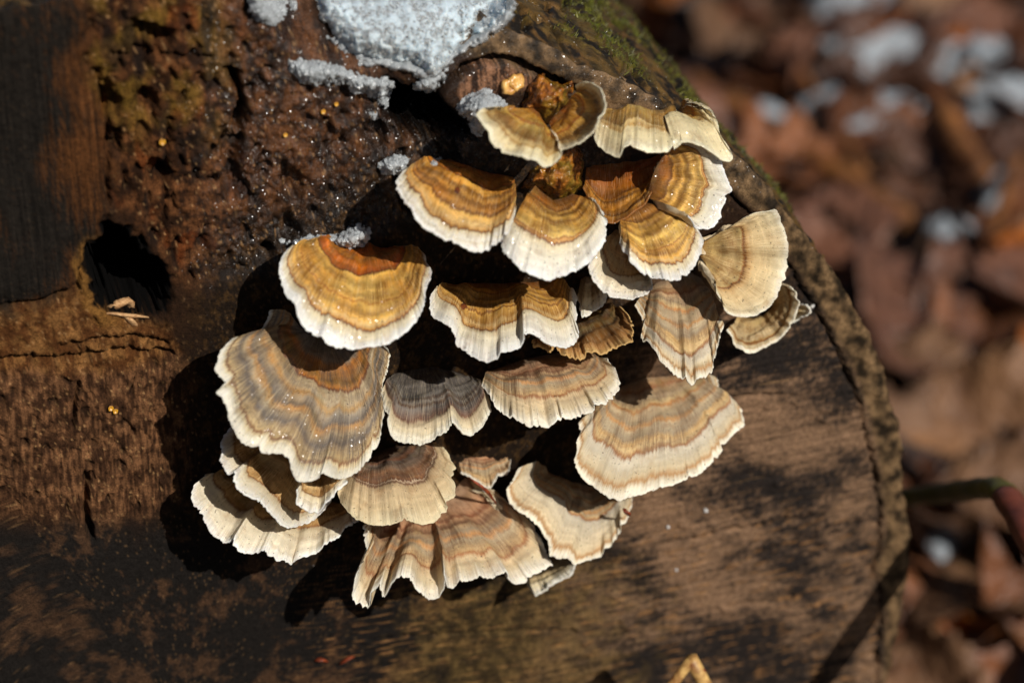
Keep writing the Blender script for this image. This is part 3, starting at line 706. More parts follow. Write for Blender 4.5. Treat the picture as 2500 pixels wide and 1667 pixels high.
    off = len(uv); sv = np.concatenate([P[kk, 0], P[kk, -1]]); m = len(kk); side = []
    for i in range(m-1):
        a, b_ = off+i, off+i+1; side.append((a, b_, (i+1)*n, i*n))
        a, b_ = off+m+i, off+m+i+1; side.append((b_, a, i*n+n-1, (i+1)*n+n-1))
    side = np.array(side)
    if fl: side = side[:, ::-1]
    mesh_np('pore_surface', np.concatenate([uv, sv])-oc_, np.concatenate([uq, side]), M_pore, root)
    return mat

def mat_amber():
    t = NT('wet_amber_flesh'); oc = t.obj(); n = t.noise(oc, 330, 5, .65); m = t.noise(oc, 900, 4, .6); q = t.noise(oc, 140, 3, .5)
    c = t.ramp(n, [(.30, tuple(lin((44, 24, 8)).tolist())), (.44, tuple(lin((112, 60, 12)).tolist())), (.56, tuple(lin((176, 104, 22)).tolist())), (.70, tuple(lin((206, 150, 60)).tolist()))])
    c = t.mix(t.maprange(q, .45, .62, 0, .7), c, tuple(lin((132, 112, 30)).tolist())+(1,))
    t.link(c, t.b.inputs['Base Color']); t.b.inputs['Roughness'].default_value = .4
    t.link(t.bump(m, .0008, .7, t.bump(n, .002, .7)), t.b.inputs['Normal'])
    t.b.inputs['Coat Weight'].default_value = 1.0; t.b.inputs['Coat Roughness'].default_value = .17; t.link(t.facets(oc, 1800, 1.3), t.b.inputs['Coat Normal'])
    return t.m
M_amber = mat_amber()
STALKS = []
def fungus(label, lobes, group=None, stalk=None):
    b0 = np.asarray(lobes[0]['base'], float)
    root = empty('bracket_fungus', at(b0.mean(0), 0.0)[0])
    tag(root, label, 'fungus', group)
    for l in lobes: lobe(root, **l)
    if stalk: STALKS.append((root,)+stalk)
    return root

A = lambda *p: px('A', p)
Bc = lambda *p: px('B', p)
C_ = lambda *p: px('C', p)
D_ = lambda *p: px('D', p)
E_ = lambda *p: px('E', p)
F_ = lambda *p: px('F', p)
G_ = lambda *p: px('G', p)
H_ = lambda *p: px('H', p)

# topmost fan of two lobes on an orange stalk
fungus('cream fan fungus of two lobes on a wet orange stalk, highest of the cluster', [
    dict(base=A((610, 372), (680, 350), (750, 400), (792, 490)),
         margin=A((440, 362), (340, 362), (290, 378), (256, 412), (285, 465), (355, 528), (385, 600), (460, 655), (560, 698), (620, 718), (660, 740), (735, 733), (775, 780), (800, 792), (850, 775), (900, 732), (916, 705), (893, 662)),
         hm=0.030, hb=0.008, style='fan', tbd=.84, wet=.7, bulge=.06, teeth=2.5, seed=11, root_w=0.80, thick=.0012, hprof=[.014, .020, .027, .030, .030, .026]),
    dict(base=A((796, 492), (850, 430), (930, 350), (985, 290)),
         margin=A((893, 662), (930, 655), (1060, 610), (1140, 550), (1200, 470), (1250, 390), (1252, 340), (1225, 270), (1190, 200), (1130, 160), (1070, 155), (1025, 195)),
         hm=0.028, hb=0.009, style='fan', tbd=.84, wet=.7, bulge=-.05, teeth=2.0, seed=12, root_w=0.80, thick=.0012, hprof=[.026, .028, .029, .026, .020, .013])],
    stalk=(A((600, 385), (640, 250), (680, 170), (720, 118), (790, 103), (850, 172), (900, 165), (990, 145), (1005, 200), (955, 335), (860, 425), (800, 490), (740, 410)), .0085, 13))
# saddle shaped bracket reaching over the bark edge
fungus('saddle-shaped cream bracket with yellow root, draped over the bark edge', [
    dict(base=A((1240, 385), (1320, 378), (1400, 372), (1540, 380), (1660, 415), (1720, 412)),
         margin=A((1160, 560), (1190, 620), (1230, 660), (1260, 695), (1350, 715), (1368, 672), (1392, 628), (1425, 625), (1490, 655), (1580, 693), (1690, 695), (1730, 690), (1760, 640), (1830, 600)),
         hm=.022, hb=-.002, style='fan', tbd=.78, wet=.8, bulge=.20, teeth=2, seed=21, root_w=0.85, hprof=[.014, .019, .022, .022, .023, .024, .023]),
    dict(base=A((1640, 430), (1700, 415), (1760, 405), (1800, 385), (1840, 335)),
         margin=A((1770, 650), (1830, 600), (1910, 600), (1990, 620), (2080, 680), (2130, 722), (2195, 732), (2220, 700), (2180, 640), (2115, 540), (2112, 490), (2070, 400), (1990, 345), (1890, 318)),
         hm=.020, hb=-.001, style='fan', tbd=.60, wet=.8, bulge=.20, teeth=2, seed=22, root_w=0.80, hprof=[.0235, .023, .022, .020, .017, .012, .006])])
# big amber-centred bracket on the right with its two lobes
fungus('large amber-centred bracket whose cream lobes lap towards the bark', [
    dict(base=A((1110, 760), (1300, 715), (1500, 700), (1660, 680)), margin=A((1080, 960), (1140, 1100), (1230, 1215), (1310, 1225), (1420, 1175), (1540, 1100), (1620, 950), (1690, 800)),
         hm=.020, hb=-.002, style='basin', tbd=.86, wet=.9, bulge=-.06, teeth=1, seed=31, root_w=1.00, hprof=[.006, .014, .018, .02, .019, .014, .008]),
    dict(base=A((1700, 700), (1640, 800), (1600, 900), (1570, 1010), (1550, 1080)),
         margin=A((1890, 600), (1960, 612), (2060, 640), (2120, 720), (2150, 830), (2200, 940), (2222, 985), (2150, 1030), (2175, 1047), (2130, 1130), (2132, 1190), (2080, 1262), (2020, 1288), (1945, 1272), (1915, 1205), (1880, 1168)),
         hm=.026, hb=.015, style='wetcream', tbd=0.70, wet=.55, bulge=.14, teeth=3, seed=32, root_w=0.80, hprof=[.017, .018, .019, .021, .025, .028, .028]),
    dict(base=A((1300, 1215), (1400, 1160), (1510, 1095), (1600, 1070), (1700, 1090)),
         margin=D_((325, 540), (345, 600), (385, 615), (385, 660), (440, 710), (480, 750), (540, 790), (600, 792), (680, 812), (740, 802), (790, 770), (845, 700), (890, 610), (905, 520), (870, 462), (810, 390)),
         hm=.033, hb=.017, style='wetcream', tbd=0.84, wet=.55, bulge=.14, teeth=4, seed=33, root_w=0.70, hprof=[.026, .031, .034, .035, .034, .031, .028, .026])])
fungus('narrow cream bracket with a wavy rim tucked under the amber-centred bracket', [
    dict(base=D_((215, 440), (250, 420), (330, 470), (430, 600)),
         margin=D_((165, 620), (122, 690), (150, 780), (185, 840), (230, 890), (300, 925), (400, 945), (450, 930), (500, 915), (546, 865), (520, 800), (480, 740)),
         hm=.027, hb=.004, style='cream', tbd=.70, wet=.5, bulge=.08, teeth=4, seed=41, hprof=[.020, .025, .028, .028, .026, .023])])
# centre pair
fungus('broad yellow-brown bracket with a double white rim and a brown spot', [
    dict(base=C_((380, 140), (520, 100), (700, 130), (860, 180), (1030, 240)),
         margin=C_((330, 152), (240, 190), (190, 270), (200, 340), (260, 420), (310, 460), (340, 540), (400, 600), (500, 650), (610, 690), (700, 735), (750, 752), (830, 748), (868, 718), (900, 692), (960, 640), (1000, 560), (1025, 470)),
         hm=.030, style='wet', tbd=0.87, wet=.8, bulge=.12, teeth=4.5, spots=((1116, 463, .0010),), root_w=0.80, seed=51, hprof=[.008, .016, .024, .029, .031, .031, .031, .029, .022])])
fungus('rounded bracket with a wide wet white rim between two amber-centred ones', [
    dict(base=C_((1060, 310), (1120, 262), (1200, 330), (1290, 400), (1390, 375), (1470, 335), (1530, 370)),
         margin=C_((1035, 520), (980, 620), (925, 690), (940, 740), (1000, 800), (1060, 860), (1150, 895), (1250, 920), (1350, 905), (1450, 880), (1530, 835), (1600, 760), (1645, 680), (1660, 560), (1640, 490), (1600, 430), (1560, 398)),
         hm=.036, hb=.012, style='wetcream', tbd=0.70, wet=.9, bulge=.13, teeth=4, root_w=0.75, seed=52, hprof=[.022, .028, .033, .037, .038, .037, .034, .030, .024, .019])],
    stalk=(C_((1050, 310), (1120, 190), (1240, 115), (1350, 45), (1440, 5), (1495, 60), (1490, 250), (1515, 300), (1400, 385), (1290, 415), (1190, 330)), .0125, 53))
fungus('round ochre bracket with orange centre and icy back edge, standing apart on the left', [
    dict(base=Bc((330, 730), (560, 765), (720, 720), (790, 680), (850, 730), (960, 775), (1050, 785)),
         margin=Bc((210, 722), (150, 760), (105, 830), (100, 920), (120, 1010), (150, 1090), (210, 1150), (225, 1220), (260, 1290), (320, 1360), (370, 1380), (400, 1370), (440, 1430), (475, 1440), (540, 1460), (620, 1465), (720, 1445), (790, 1455), (880, 1450), (960, 1400), (1040, 1330), (1100, 1250), (1140, 1160), (1150, 1050), (1180, 980), (1190, 930), (1150, 850), (1155, 812)),
         hm=.034, hb=-.001, style='orangecore', tbd=0.88, wet=.7, bulge=.13, teeth=3.5, seed=61, hprof=[.010, .018, .024, .029, .033, .035, .035, .034, .030, .023, .012])])
fungus('moustache-shaped brown bracket with drooping white rim under the rounded one', [
    dict(base=C_((500, 1010), (620, 965), (760, 950), (900, 960), (1050, 960), (1200, 950), (1360, 930)),
         margin=C_((440, 1040), (425, 1130), (450, 1190), (520, 1230), (580, 1270), (610, 1340), (610, 1400), (660, 1440), (740, 1480), (840, 1500), (900, 1480), (920, 1450), (980, 1450), (1040, 1435), (1070, 1390), (1075, 1330), (1110, 1320), (1170, 1330), (1230, 1370), (1300, 1395), (1380, 1395), (1440, 1370), (1465, 1300), (1460, 1210), (1445, 1130), (1450, 1060)),
         hm=.030, hb=-.002, style='wet', tbd=0.76, wet=.25, bulge=.12, teeth=4.5, spots=((1130, 747, .0012),), seed=71, root_w=0.75, hprof=[.010, .018, .025, .031, .031, .029, .028, .024, .014])])
fungus('small cream shell-like bracket beside the moustache-shaped one', [
    dict(base=C_((1430, 950), (1490, 905), (1560, 920), (1630, 970)), margin=C_((1455, 1080), (1468, 1140), (1480, 1205), (1530, 1195), (1580, 1150), (1620, 1140), (1662, 1060), (1645, 1000)),
         hm=.019, style='pale', tbd=.75, wet=.2, bulge=.1, teeth=4, seed=72)])
fungus('ragged dark brown bracket with a torn tan edge, darkest of the cluster', [
    dict(base=C_((1150, 1330), (1300, 1280), (1450, 1210), (1600, 1130), (1725, 1085)),
         margin=C_((1150, 1370), (1150, 1425), (1190, 1410), (1270, 1465), (1305, 1412), (1350, 1480), (1490, 1495), (1512, 1450), (1575, 1425), (1620, 1457), (1680, 1420), (1770, 1395), (1830, 1370), (1838, 1280), (1805, 1200), (1745, 1138)),
         hm=.021, hb=.002, style='brown', tbd=.74, wet=.1, bulge=.05, teeth=6, ripple=.0012, seed=73, root_w=0.80)])
# right side
fungus('upright tan fan bracket with a dark curved line, nearest the bark', [
    dict(base=D_((985, 440), (920, 470), (880, 560), (865, 640), (910, 710), (990, 790)),
         margin=D_((1180, 376), (1250, 340), (1400, 318), (1430, 370), (1470, 470), (1490, 560), (1490, 640), (1500, 720), (1480, 800), (1430, 870), (1415, 930), (1370, 990), (1270, 1060), (1180, 1068), (1100, 1050), (1045, 1010), (1040, 960), (992, 890), (990, 832)),
         hm=.020, hb=.013, style='fanline', tbd=.50, wet=.1, bulge=.07, teeth=2.5, seed=81, hprof=[.013, .014, .015, .017, .020, .023, .024, .021])])
fungus('small pale brown bracket half hidden below the upright tan fan', [
    dict(base=D_((1130, 1120), (1200, 1070), (1310, 1030), (1400, 960), (1440, 900)),
         margin=D_((1078, 1162), (1110, 1200), (1130, 1270), (1190, 1308), (1250, 1308), (1340, 1270), (1420, 1220), (1480, 1150), (1530, 1050), (1560, 950), (1540, 880), (1492, 846)),
         hm=.014, style='fanline', tbd=.86, wet=0, bulge=.12, teeth=2.5, seed=82)])
fungus('tiny pointed cream bracket peeping out beside the small pale brown one', [
    dict(base=D_((1500, 1050), (1530, 1020), (1545, 985)), margin=D_((1530, 1100), (1590, 1055), (1625, 1045), (1632, 1020), (1600, 985), (1565, 972)),
         hm=.008, style='pale', tbd=.7, wet=0, bulge=.1, teeth=2, seed=83)])
fungus('triangular grey and rust zoned bracket hanging with a frayed white tip', [
    dict(base=D_((430, 940), (540, 840), (690, 790), (820, 740), (930, 800), (970, 880)),
         margin=D_((432, 975), (480, 1060), (495, 1130), (470, 1180), (490, 1240), (530, 1250), (580, 1310), (600, 1370), (650, 1410), (700, 1470), (750, 1500), (780, 1480), (825, 1532), (860, 1490), (920, 1485), (970, 1440), (990, 1300), (1022, 1190), (1050, 1125), (990, 1080), (992, 1000)),
         hm=.029, hb=.002, style='dry', tbd=.78, wet=.05, bulge=.08, teeth=6, ripple=.001, seed=91, root_w=0.80, hprof=[.008, .015, .022, .028, .031, .030, .026, .020, .012])])
fungus('large tan bracket with many wavy zones resting low against the black-streaked wood', [
    dict(base=G_((425, 690), (560, 560), (750, 440), (950, 420), (1120, 450), (1250, 425)),
         margin=G_((400, 740), (320, 800), (340, 860), (305, 930), (320, 990), (295, 1060), (310, 1120), (340, 1180), (400, 1240), (460, 1280), (530, 1320), (610, 1340), (680, 1310), (770, 1290), (880, 1250), (960, 1240), (1060, 1200), (1160, 1160), (1230, 1100), (1290, 1040), (1325, 990), (1285, 960), (1350, 930), (1420, 850), (1475, 820), (1475, 720), (1400, 680), (1340, 650), (1310, 580), (1285, 490)),
         hm=.030, style='dry', tbd=.74, wet=0, bulge=.14, teeth=4, ripple=.001, seed=101, root_w=0.55, hprof=[.012, .022, .028, .031, .031, .029, .026, .022, .017, .010, .004])])
fungus('wavy tan bracket with fringed edge in the middle, beside the dark slate one', [
    dict(base=F_((1120, 535), (1250, 480), (1400, 420), (1560, 380))+G_((330, 300), (440, 330)),
         margin=F_((1180, 595), (1240, 680), (1280, 750), (1360, 810), (1440, 850), (1540, 900), (1620, 890), (1680, 925), (1740, 890), (1800, 870), (1870, 862))+G_((340, 745), (425, 705), (430, 655), (500, 672), (550, 640), (600, 570), (605, 520), (570, 430), (515, 372)),
         hm=.029, hb=0, style='pink', tbd=.76, wet=0, bulge=.12, teeth=6, seed=111, root_w=0.70, hprof=[.012, .022, .028, .031, .031, .030, .028, .026, .020, .012])])
fungus('dark slate grey bracket with a curled right end and short white lip', [
    dict(base=F_((430, 520), (600, 470), (800, 440), (1000, 490), (1110, 545)),
         margin=F_((412, 640), (430, 770), (470, 810), (460, 870), (475, 950), (520, 1000), (620, 1030), (720, 1045), (780, 1020), (830, 990), (900, 960), (945, 900), (950, 862), (990, 880), (1050, 950), (1100, 960), (1150, 930), (1200, 880), (1230, 820), (1255, 760), (1240, 680), (1190, 605)),
         hm=.024, hb=-.001, style='slate', tbd=0.80, wet=.05, bulge=.10, teeth=4, seed=112, root_w=0.75, hprof=[.012, .020, .026, .027, .026, .024, .023, .020, .012])])
# left side
fungus('largest bracket, grey and ochre zoned with wet orange middle and scalloped rim', [
    dict(base=E_((500, 92), (600, 170), (720, 225), (850, 240), (1000, 245), (1080, 285)),
         margin=E_((490, 80), (478, 130), (440, 190), (400, 240), (340, 225), (270, 245), (200, 310), (195, 370), (170, 410), (190, 450), (235, 490), (180, 545), (220, 580), (240, 640), (250, 700), (290, 760), (340, 820), (420, 840), (450, 880), (490, 885), (540, 890), (595, 920), (610, 980), (640, 1040), (700, 1045), (750, 1035), (768, 1000), (800, 1015), (860, 1030), (920, 1020), (980, 990), (1040, 920), (1090, 850), (1110, 780), (1115, 700), (1130, 660), (1110, 600), (1110, 500), (1140, 420), (1160, 330), (1120, 285)),
         hm=.036, hb=-.001, style='grey', tbd=.92, wet=.36, bulge=.15, teeth=4, ripple=.001, radial=.0009, seed=121, root_w=0.50, hprof=[.006, .016, .024, .029, .032, .035, .037, .037, .034, .026, .018, .010])])
fungus('shaded bracket with a crisp white rim directly beneath the largest one', [
    dict(base=E_((300, 740), (450, 800), (620, 880), (760, 960), (830, 1060)),
         margin=E_((270, 735), (220, 820), (230, 870), (215, 930), (258, 1000), (292, 980), (275, 1040), (290, 1090), (340, 1130), (420, 1155), (470, 1200), (500, 1240), (540, 1290), (580, 1312), (640, 1300), (740, 1260), (790, 1200), (820, 1150)),
         hm=.029, style='cream', tbd=.82, wet=.05, bulge=.08, teeth=4.5, seed=131, root_w=0.70, hprof=[.012, .022, .027, .030, .030, .028, .022, .014])])
fungus('small ochre tongue of fungus between the largest bracket and the rust-zoned fan', [
    dict(base=E_((650, 1000), (740, 970), (850, 960), (930, 990)), margin=E_((640, 1080), (638, 1160), (700, 1195), (750, 1212), (775, 1190), (790, 1160), (840, 1120), (862, 1090), (915, 1035)),
         hm=.0335, hb=.016, style='cream', tbd=.8, wet=.1, bulge=.08, teeth=3, seed=132, hprof=[.030, .033, .034, .032, .027])])
fungus('lowest left bracket, tan with a toothed white edge', [
    dict(base=E_((150, 1010), (350, 1000), (600, 1080), (800, 1150), (960, 1215)),
         margin=E_((120, 1018), (60, 1060), (45, 1130), (70, 1190), (110, 1240), (120, 1290), (160, 1350), (220, 1395), (270, 1370), (290, 1340), (285, 1400), (330, 1430), (400, 1440), (460, 1420), (475, 1460), (530, 1500), (560, 1490), (595, 1515), (640, 1470), (740, 1450), (780, 1410), (870, 1360), (900, 1310), (980, 1262)),
         hm=.026, style='cream', tbd=.66, wet=.05, bulge=.10, teeth=5, seed=141, root_w=0.70, hprof=[.010, .018, .023, .026, .027, .026, .022, .012])])
# bottom
fungus('rust-zoned fan with a thick cream rim above the ragged lowest bracket', [
    dict(base=H_((160, 330), (260, 200), (420, 130), (600, 80), (730, 88)),
         margin=H_((72, 430), (90, 500), (140, 570), (200, 630), (300, 665), (400, 668), (500, 640), (550, 615), (600, 640), (680, 658), (770, 630), (850, 560), (862, 490), (910, 470), (915, 390), (880, 350), (910, 320), (915, 270), (880, 220), (870, 170), (820, 110)),
         hm=.033, hb=.001, style='rust', tbd=0.66, wet=0, bulge=.15, teeth=3, seed=151, hprof=[.020, .028, .033, .034, .033, .030, .025, .018, .010])])
fungus('lowest wide bracket with deeply torn white-toothed edge and pinkish zones', [
    dict(base=H_((330, 560), (600, 520), (820, 400), (920, 260), (1030, 230)),
         margin=H_((262, 690), (272, 800), (290, 850), (240, 950), (205, 1060), (190, 1150), (180, 1215), (215, 1240), (300, 1250), (303, 1160), (350, 1120), (378, 1080), (402, 1190), (440, 1130), (470, 1090), (530, 1045), (600, 1040), (650, 1110), (700, 1145), (740, 1190), (800, 1180), (830, 1120), (850, 1015), (868, 1100), (885, 1140), (940, 1080), (985, 1100), (1050, 1070), (1100, 1020), (1180, 1040), (1290, 1000), (1310, 1050), (1350, 1080), (1430, 1070), (1520, 1020), (1610, 960), (1570, 880), (1520, 780), (1480, 680), (1380, 600), (1230, 550), (1150, 480), (1060, 380)),
         hm=.030, style='pink', tbd=.78, wet=0, bulge=.07, teeth=7, ripple=.0012, radial=.0012, seed=161, root_w=0.75, hprof=[.018, .029, .033, .033, .032, .031, .030, .029, .026, .020, .012, .005]),
    dict(base=H_((930, 150), (1100, 110), (1300, 140)), margin=H_((960, 300), (1060, 360), (1150, 420), (1200, 372), (1215, 330), (1290, 310), (1312, 250), (1310, 185)),
         hm=.008, style='pink', tbd=.9, wet=0, bulge=.10, teeth=4, seed=162, root_w=1.00)])
fungus('bracket with nested rusty arcs and a furry white left edge, low on the right', [
    dict(base=H_((1400, 270), (1550, 300), (1750, 330), (1950, 370), (2150, 430)),
         margin=H_((1378, 268), (1330, 370), (1285, 420), (1300, 470), (1320, 540), (1400, 590), (1480, 640), (1540, 700), (1580, 800), (1600, 890), (1680, 905), (1730, 890), (1780, 950), (1850, 930), (1950, 900), (2030, 830), (2100, 720), (2150, 640), (2165, 590), (2180, 540), (2190, 465)),
         hm=.024, style='dry', tbd=.60, wet=0, bulge=.13, teeth=4.5, seed=171, root_w=0.50, hprof=[.010, .015, .019, .023, .026, .026, .023, .018, .008])])
fungus('small upcurled cream scrap under the bracket with nested rusty arcs', [
    dict(base=H_((1400, 1040), (1500, 960), (1600, 900), (1690, 860)), margin=H_((1430, 1110), (1480, 1175), (1560, 1150), (1660, 1080), (1740, 1030), (1775, 950), (1745, 890)),
         hm=.017, hb=.003, style='pale', tbd=.7, wet=0, bulge=.06, teeth=3, seed=172, root_w=0.80)])

# ------------------------------------------------------------------ SNOW AND ICE ON THE LOG
def mat_snow(name, col, sss=0.4, rough=0.4, trans=0.0, coat=.8):
    t = NT(name); oc = t.obj()
    n = t.noise(oc, 1900, 3, 0.6); n2 = t.noise(oc, 160, 3, 0.5)
    c = t.mix(t.maprange(n2, 0.35, 0.65, 0, 1), tuple((np.array(col)*0.80).tolist())+(1,), tuple(col)+(1,))
    t.link(c, t.b.inputs['Base Color']); t.b.inputs['Roughness'].default_value = rough
    t.b.inputs['Subsurface Weight'].default_value = sss; t.b.inputs['Subsurface Radius'].default_value = (0.002, 0.0025, 0.003); t.b.inputs['Subsurface Scale'].default_value = 1.0
    t.b.inputs['Transmission Weight'].default_value = trans; t.b.inputs['IOR'].default_value = 1.31
    b = t.bump(n, 0.0003, 0.5)
    t.link(b, t.b.inputs['Normal'])
    t.b.inputs['Coat Weight'].default_value = coat; t.b.inputs['Coat Roughness'].default_value = 0.17; t.link(t.facets(oc, 3600, 1.8), t.b.inputs['Coat Normal'])
    return t.m
M_snow = mat_snow('granular_snow', (0.60, 0.70, 0.76), 0.9, 0.6, coat=.2)
M_ice = mat_snow('clear_ice', (0.80, 0.84, 0.86), 0.0, 0.12, 0.55)

def patch_mesh(poly, step, thick, falloff, grain, seed, base_h, warp=8, cellsz=7):
    """closed lump lying on a surface: top relief over a footprint, turned down into the surface at its edge"""
    P = np.asarray(poly, float)
    u = np.arange(P[:, 0].min()-20, P[:, 0].max()+20, step); v = np.arange(P[:, 1].min()-20, P[:, 1].max()+20, step)
    U, V = np.meshgrid(u, v)
    sd = sdf(U+warp*fbm(U/22, V/22, 3, seed), V+warp*fbm(U/22, V/22, 3, seed+1), poly)
    bh = base_h(U.ravel(), V.ravel()).reshape(U.shape) if callable(base_h) else np.full(U.shape, base_h)
    c, i = cell(U/cellsz, V/cellsz, seed+2)
    h = bh+thick*(1-np.exp(-np.clip(sd, 0, None)/falloff))+grain*(0.6-c+0.5*i)*sstep(0, 8, sd)+grain*1.2*fbm(U/30, V/30, 3, seed+4)*sstep(0, 20, sd)
    inside = sd > 0
    h = np.where(inside, h, bh-0.003)
    X = at(np.stack([U.ravel(), V.ravel()], 1), h.ravel())
    keepv = inside.copy()
    for ax in (0, 1):
        for s_ in (1, -1): keepv |= np.roll(inside, s_, ax)
    Q = grid_quads(*U.shape); kq = keepv.ravel()[Q].all(1); Q = Q[kq]
    used = np.unique(Q); mp = np.full(U.size, -1); mp[used] = np.arange(len(used))
    X = X[used]; Q = mp[Q]
    e = X[Q[0]]; nrm = np.cross(X[Q[:, 1]]-X[Q[:, 0]], X[Q[:, 3]]-X[Q[:, 0]]).sum(0)
    if nrm @ CDIR < 0: Q = Q[:, ::-1]
    return X, Q
def ico():
    f = (1+5**.5)/2
    V = np.array([(-1, f, 0), (1, f, 0), (-1, -f, 0), (1, -f, 0), (0, -1, f), (0, 1, f), (0, -1, -f), (0, 1, -f), (f, 0, -1), (f, 0, 1), (-f, 0, -1), (-f, 0, 1)])/1.902
    T = np.array([(0, 11, 5), (0, 5, 1), (0, 1, 7), (0, 7, 10), (0, 10, 11), (1, 5, 9), (5, 11, 4), (11, 10, 2), (10, 7, 6), (7, 1, 8), (3, 9, 4), (3, 4, 2), (3, 2, 6), (3, 6, 8), (3, 8, 9), (4, 9, 5), (2, 4, 11), (6, 2, 10), (8, 6, 7), (9, 8, 1)])
    return V, T
ICO_V, ICO_T = ico()
def grains(points, sizes, seed, jit=0.35):
    rg = np.random.default_rng(seed); n = len(points)
    V = ICO_V[None]*np.asarray(sizes)[:, None, None]*(1+jit*rg.uniform(-1, 1, (n, 12, 1)))*rg.uniform(0.7, 1.3, (n, 1, 3))+np.asarray(points)[:, None]
    T = ICO_T[None]+12*np.arange(n)[:, None, None]
    return V.reshape(-1, 3), T.reshape(-1, 3)
def wh(u, v): return face_height(u, v)[0]
def whs(u, v):
    a = [face_height(u+du, v+dv)[0] for du, dv in ((0, 0), (25, 0), (-25, 0), (0, 25), (0, -25), (18, 18), (-18, -18))]
    return np.median(a, axis=0)
def whx(u, v):
    return np.max([face_height(u+du, v+dv)[0] for du, dv in ((0, 0), (25, 0), (-25, 0), (0, 25), (0, -25))], axis=0)

for root, poly, thick, seed in STALKS:
    X, Q = patch_mesh(poly, 3.0, thick, 26, 0.0011, seed, lambda u, v: np.maximum(whs(u, v), -.004), 8, 22)
    mesh_np('stalk', local(X, root), Q, M_amber, root)
SNOW = [(735, -60), (742, 10), (770, 60), (815, 95), (850, 130), (905, 148), (960, 152), (1010, 160), (1040, 185), (1062, 195), (1085, 165), (1110, 135), (1135, 105), (1180, 85), (1215, 60), (1240, 30), (1245, -60)]
def snow_base(u, v): return whs(u, v)
X, Q = patch_mesh(SNOW, 2.6, 0.0135, 34, 0.00022, 401, snow_base, 9, 5)
r = empty('snow_patch', X.mean(0)); tag(r, 'grainy white melting snow patch lying on the eroded top of the log end', 'snow')
mesh_np('snow_body', local(X, r), Q, M_snow, r)
FRINGE = [(722, -60), (726, 14), (756, 72), (800, 112), (842, 148), (900, 166), (960, 172), (1005, 182), (1036, 206), (1066, 212), (1098, 180), (1124, 148), (1146, 120), (1190, 100), (1228, 74), (1256, 36), (1262, -60)]
X, Q = patch_mesh(FRINGE, 3.0, 0.0030, 10, 0.0005, 471, snow_base, 14, 9)
mesh_np('ice_fringe', local(X, r), Q, M_ice, r)
def edge_grains(poly, n, base_h, thick, lo, hi, seed, spread=18, fall=34):
    rg = np.random.default_rng(seed); P = np.asarray(poly, float)
    u = rg.uniform(P[:, 0].min()-spread, P[:, 0].max()+spread, n*8); v = rg.uniform(P[:, 1].min()-spread, P[:, 1].max()+spread, n*8)
    sd = sdf(u+8*fbm(u/22, v/22, 3, seed), v, poly); k = sd > -spread*rg.uniform(0, 1, len(u))**1.5
    u, v, sd = u[k][:n], v[k][:n], sd[k][:n]
    h = base_h(u, v)+thick*(1-np.exp(-np.clip(sd, 0, None)/fall))-0.00002
    pt = at(np.stack([u, v], 1), h)
    return grains(pt, rg.uniform(lo, hi, len(u))*(0.6+0.6*rg.random(len(u))), seed)
gv, gt = edge_grains(SNOW, 9000, snow_base, 0.0135, .00012, .00028, 411)
o = mesh_np('snow_grains', local(gv, r), gt, M_snow, r, smooth=False); o['kind'] = 'stuff'

def ice(label, poly, thick, seed, n=500, base_h=None, falloff=14):
    bh = base_h or (lambda u, v: whs(u, v))
    X, Q = patch_mesh(poly, 2.4, thick, falloff, 0.0006, seed, bh, 6, 9)
    r = empty('ice_clump', X.mean(0)); tag(r, label, 'ice')
    mesh_np('ice_body', local(X, r), Q, M_ice, r)
    gv, gt = edge_grains(poly, n, bh, thick, .0003, .0009, seed+5, 6, falloff)
    o = mesh_np('ice_grains', local(gv, r), gt, M_ice, r, smooth=False); o['kind'] = 'stuff'
ice('thin glassy ice sheet left of the snow patch', [(606, -40), (610, 10), (630, 45), (660, 55), (700, 40), (745, 45), (750, -40)], .004, 421, 1500, falloff=9, base_h=whx)
ice('row of clear ice lumps hanging under the snow patch', [(712, 148), (730, 195), (760, 203), (800, 196), (845, 200), (870, 222), (905, 222), (925, 250), (936, 262), (948, 230), (960, 205), (930, 195), (880, 190), (840, 165), (780, 150), (745, 152)], .005, 431, 900)
ice('small ice bead lump at the mouth of the dark hollow', [(1012, 205), (1020, 215), (1050, 222), (1060, 205), (1052, 185), (1035, 190)], .004, 441, 160)
ice('lone ice crystal drop below the row of ice lumps', [(902, 276), (908, 286), (920, 282), (918, 270)], .004, 447, 40)
ice('white granular ice lump on the wood beside the yellow-brown bracket', [(928, 402), (940, 420), (965, 422), (990, 412), (994, 392), (975, 384), (945, 388)], .005, 451, 400)
ice('clear ice wedge frozen behind the topmost cream fan', [(1118, 268), (1125, 282), (1150, 290), (1160, 320), (1172, 330), (1190, 300), (1240, 265), (1215, 240), (1180, 220), (1150, 235)], .0105, 453, 420)
ice('grey ice film on the back edge of the yellow-brown bracket', [(1010, 405), (1030, 422), (1075, 424), (1090, 405), (1070, 388), (1040, 392)], .0135, 459, 200)
ice('grey ice film on the back edge of the round ochre bracket', [(688, 590), (720, 602), (800, 594), (850, 612), (885, 600), (905, 570), (880, 548), (855, 560), (820, 575), (760, 578)], .0105, 461, 380)

# ------------------------------------------------------------------ SMALL THINGS ON THE LOG END
M_yellow = simple_mat('yellow_jelly', (150, 96, 14), (200, 146, 34), 900, 0.3, .0002)
M_splint = simple_mat('pale_splinter', (150, 105, 66), (214, 172, 122), 1200, 0.8)
M_bud = simple_mat('red_bud_scale', (70, 24, 12), (156, 70, 34), 700, 0.5)
M_straw = simple_mat('dry_straw', (120, 72, 36), (226, 184, 112), 300, 0.5)
M_speck = simple_mat('pale_grit', (170, 165, 158), (232, 230, 226), 900, 0.6)

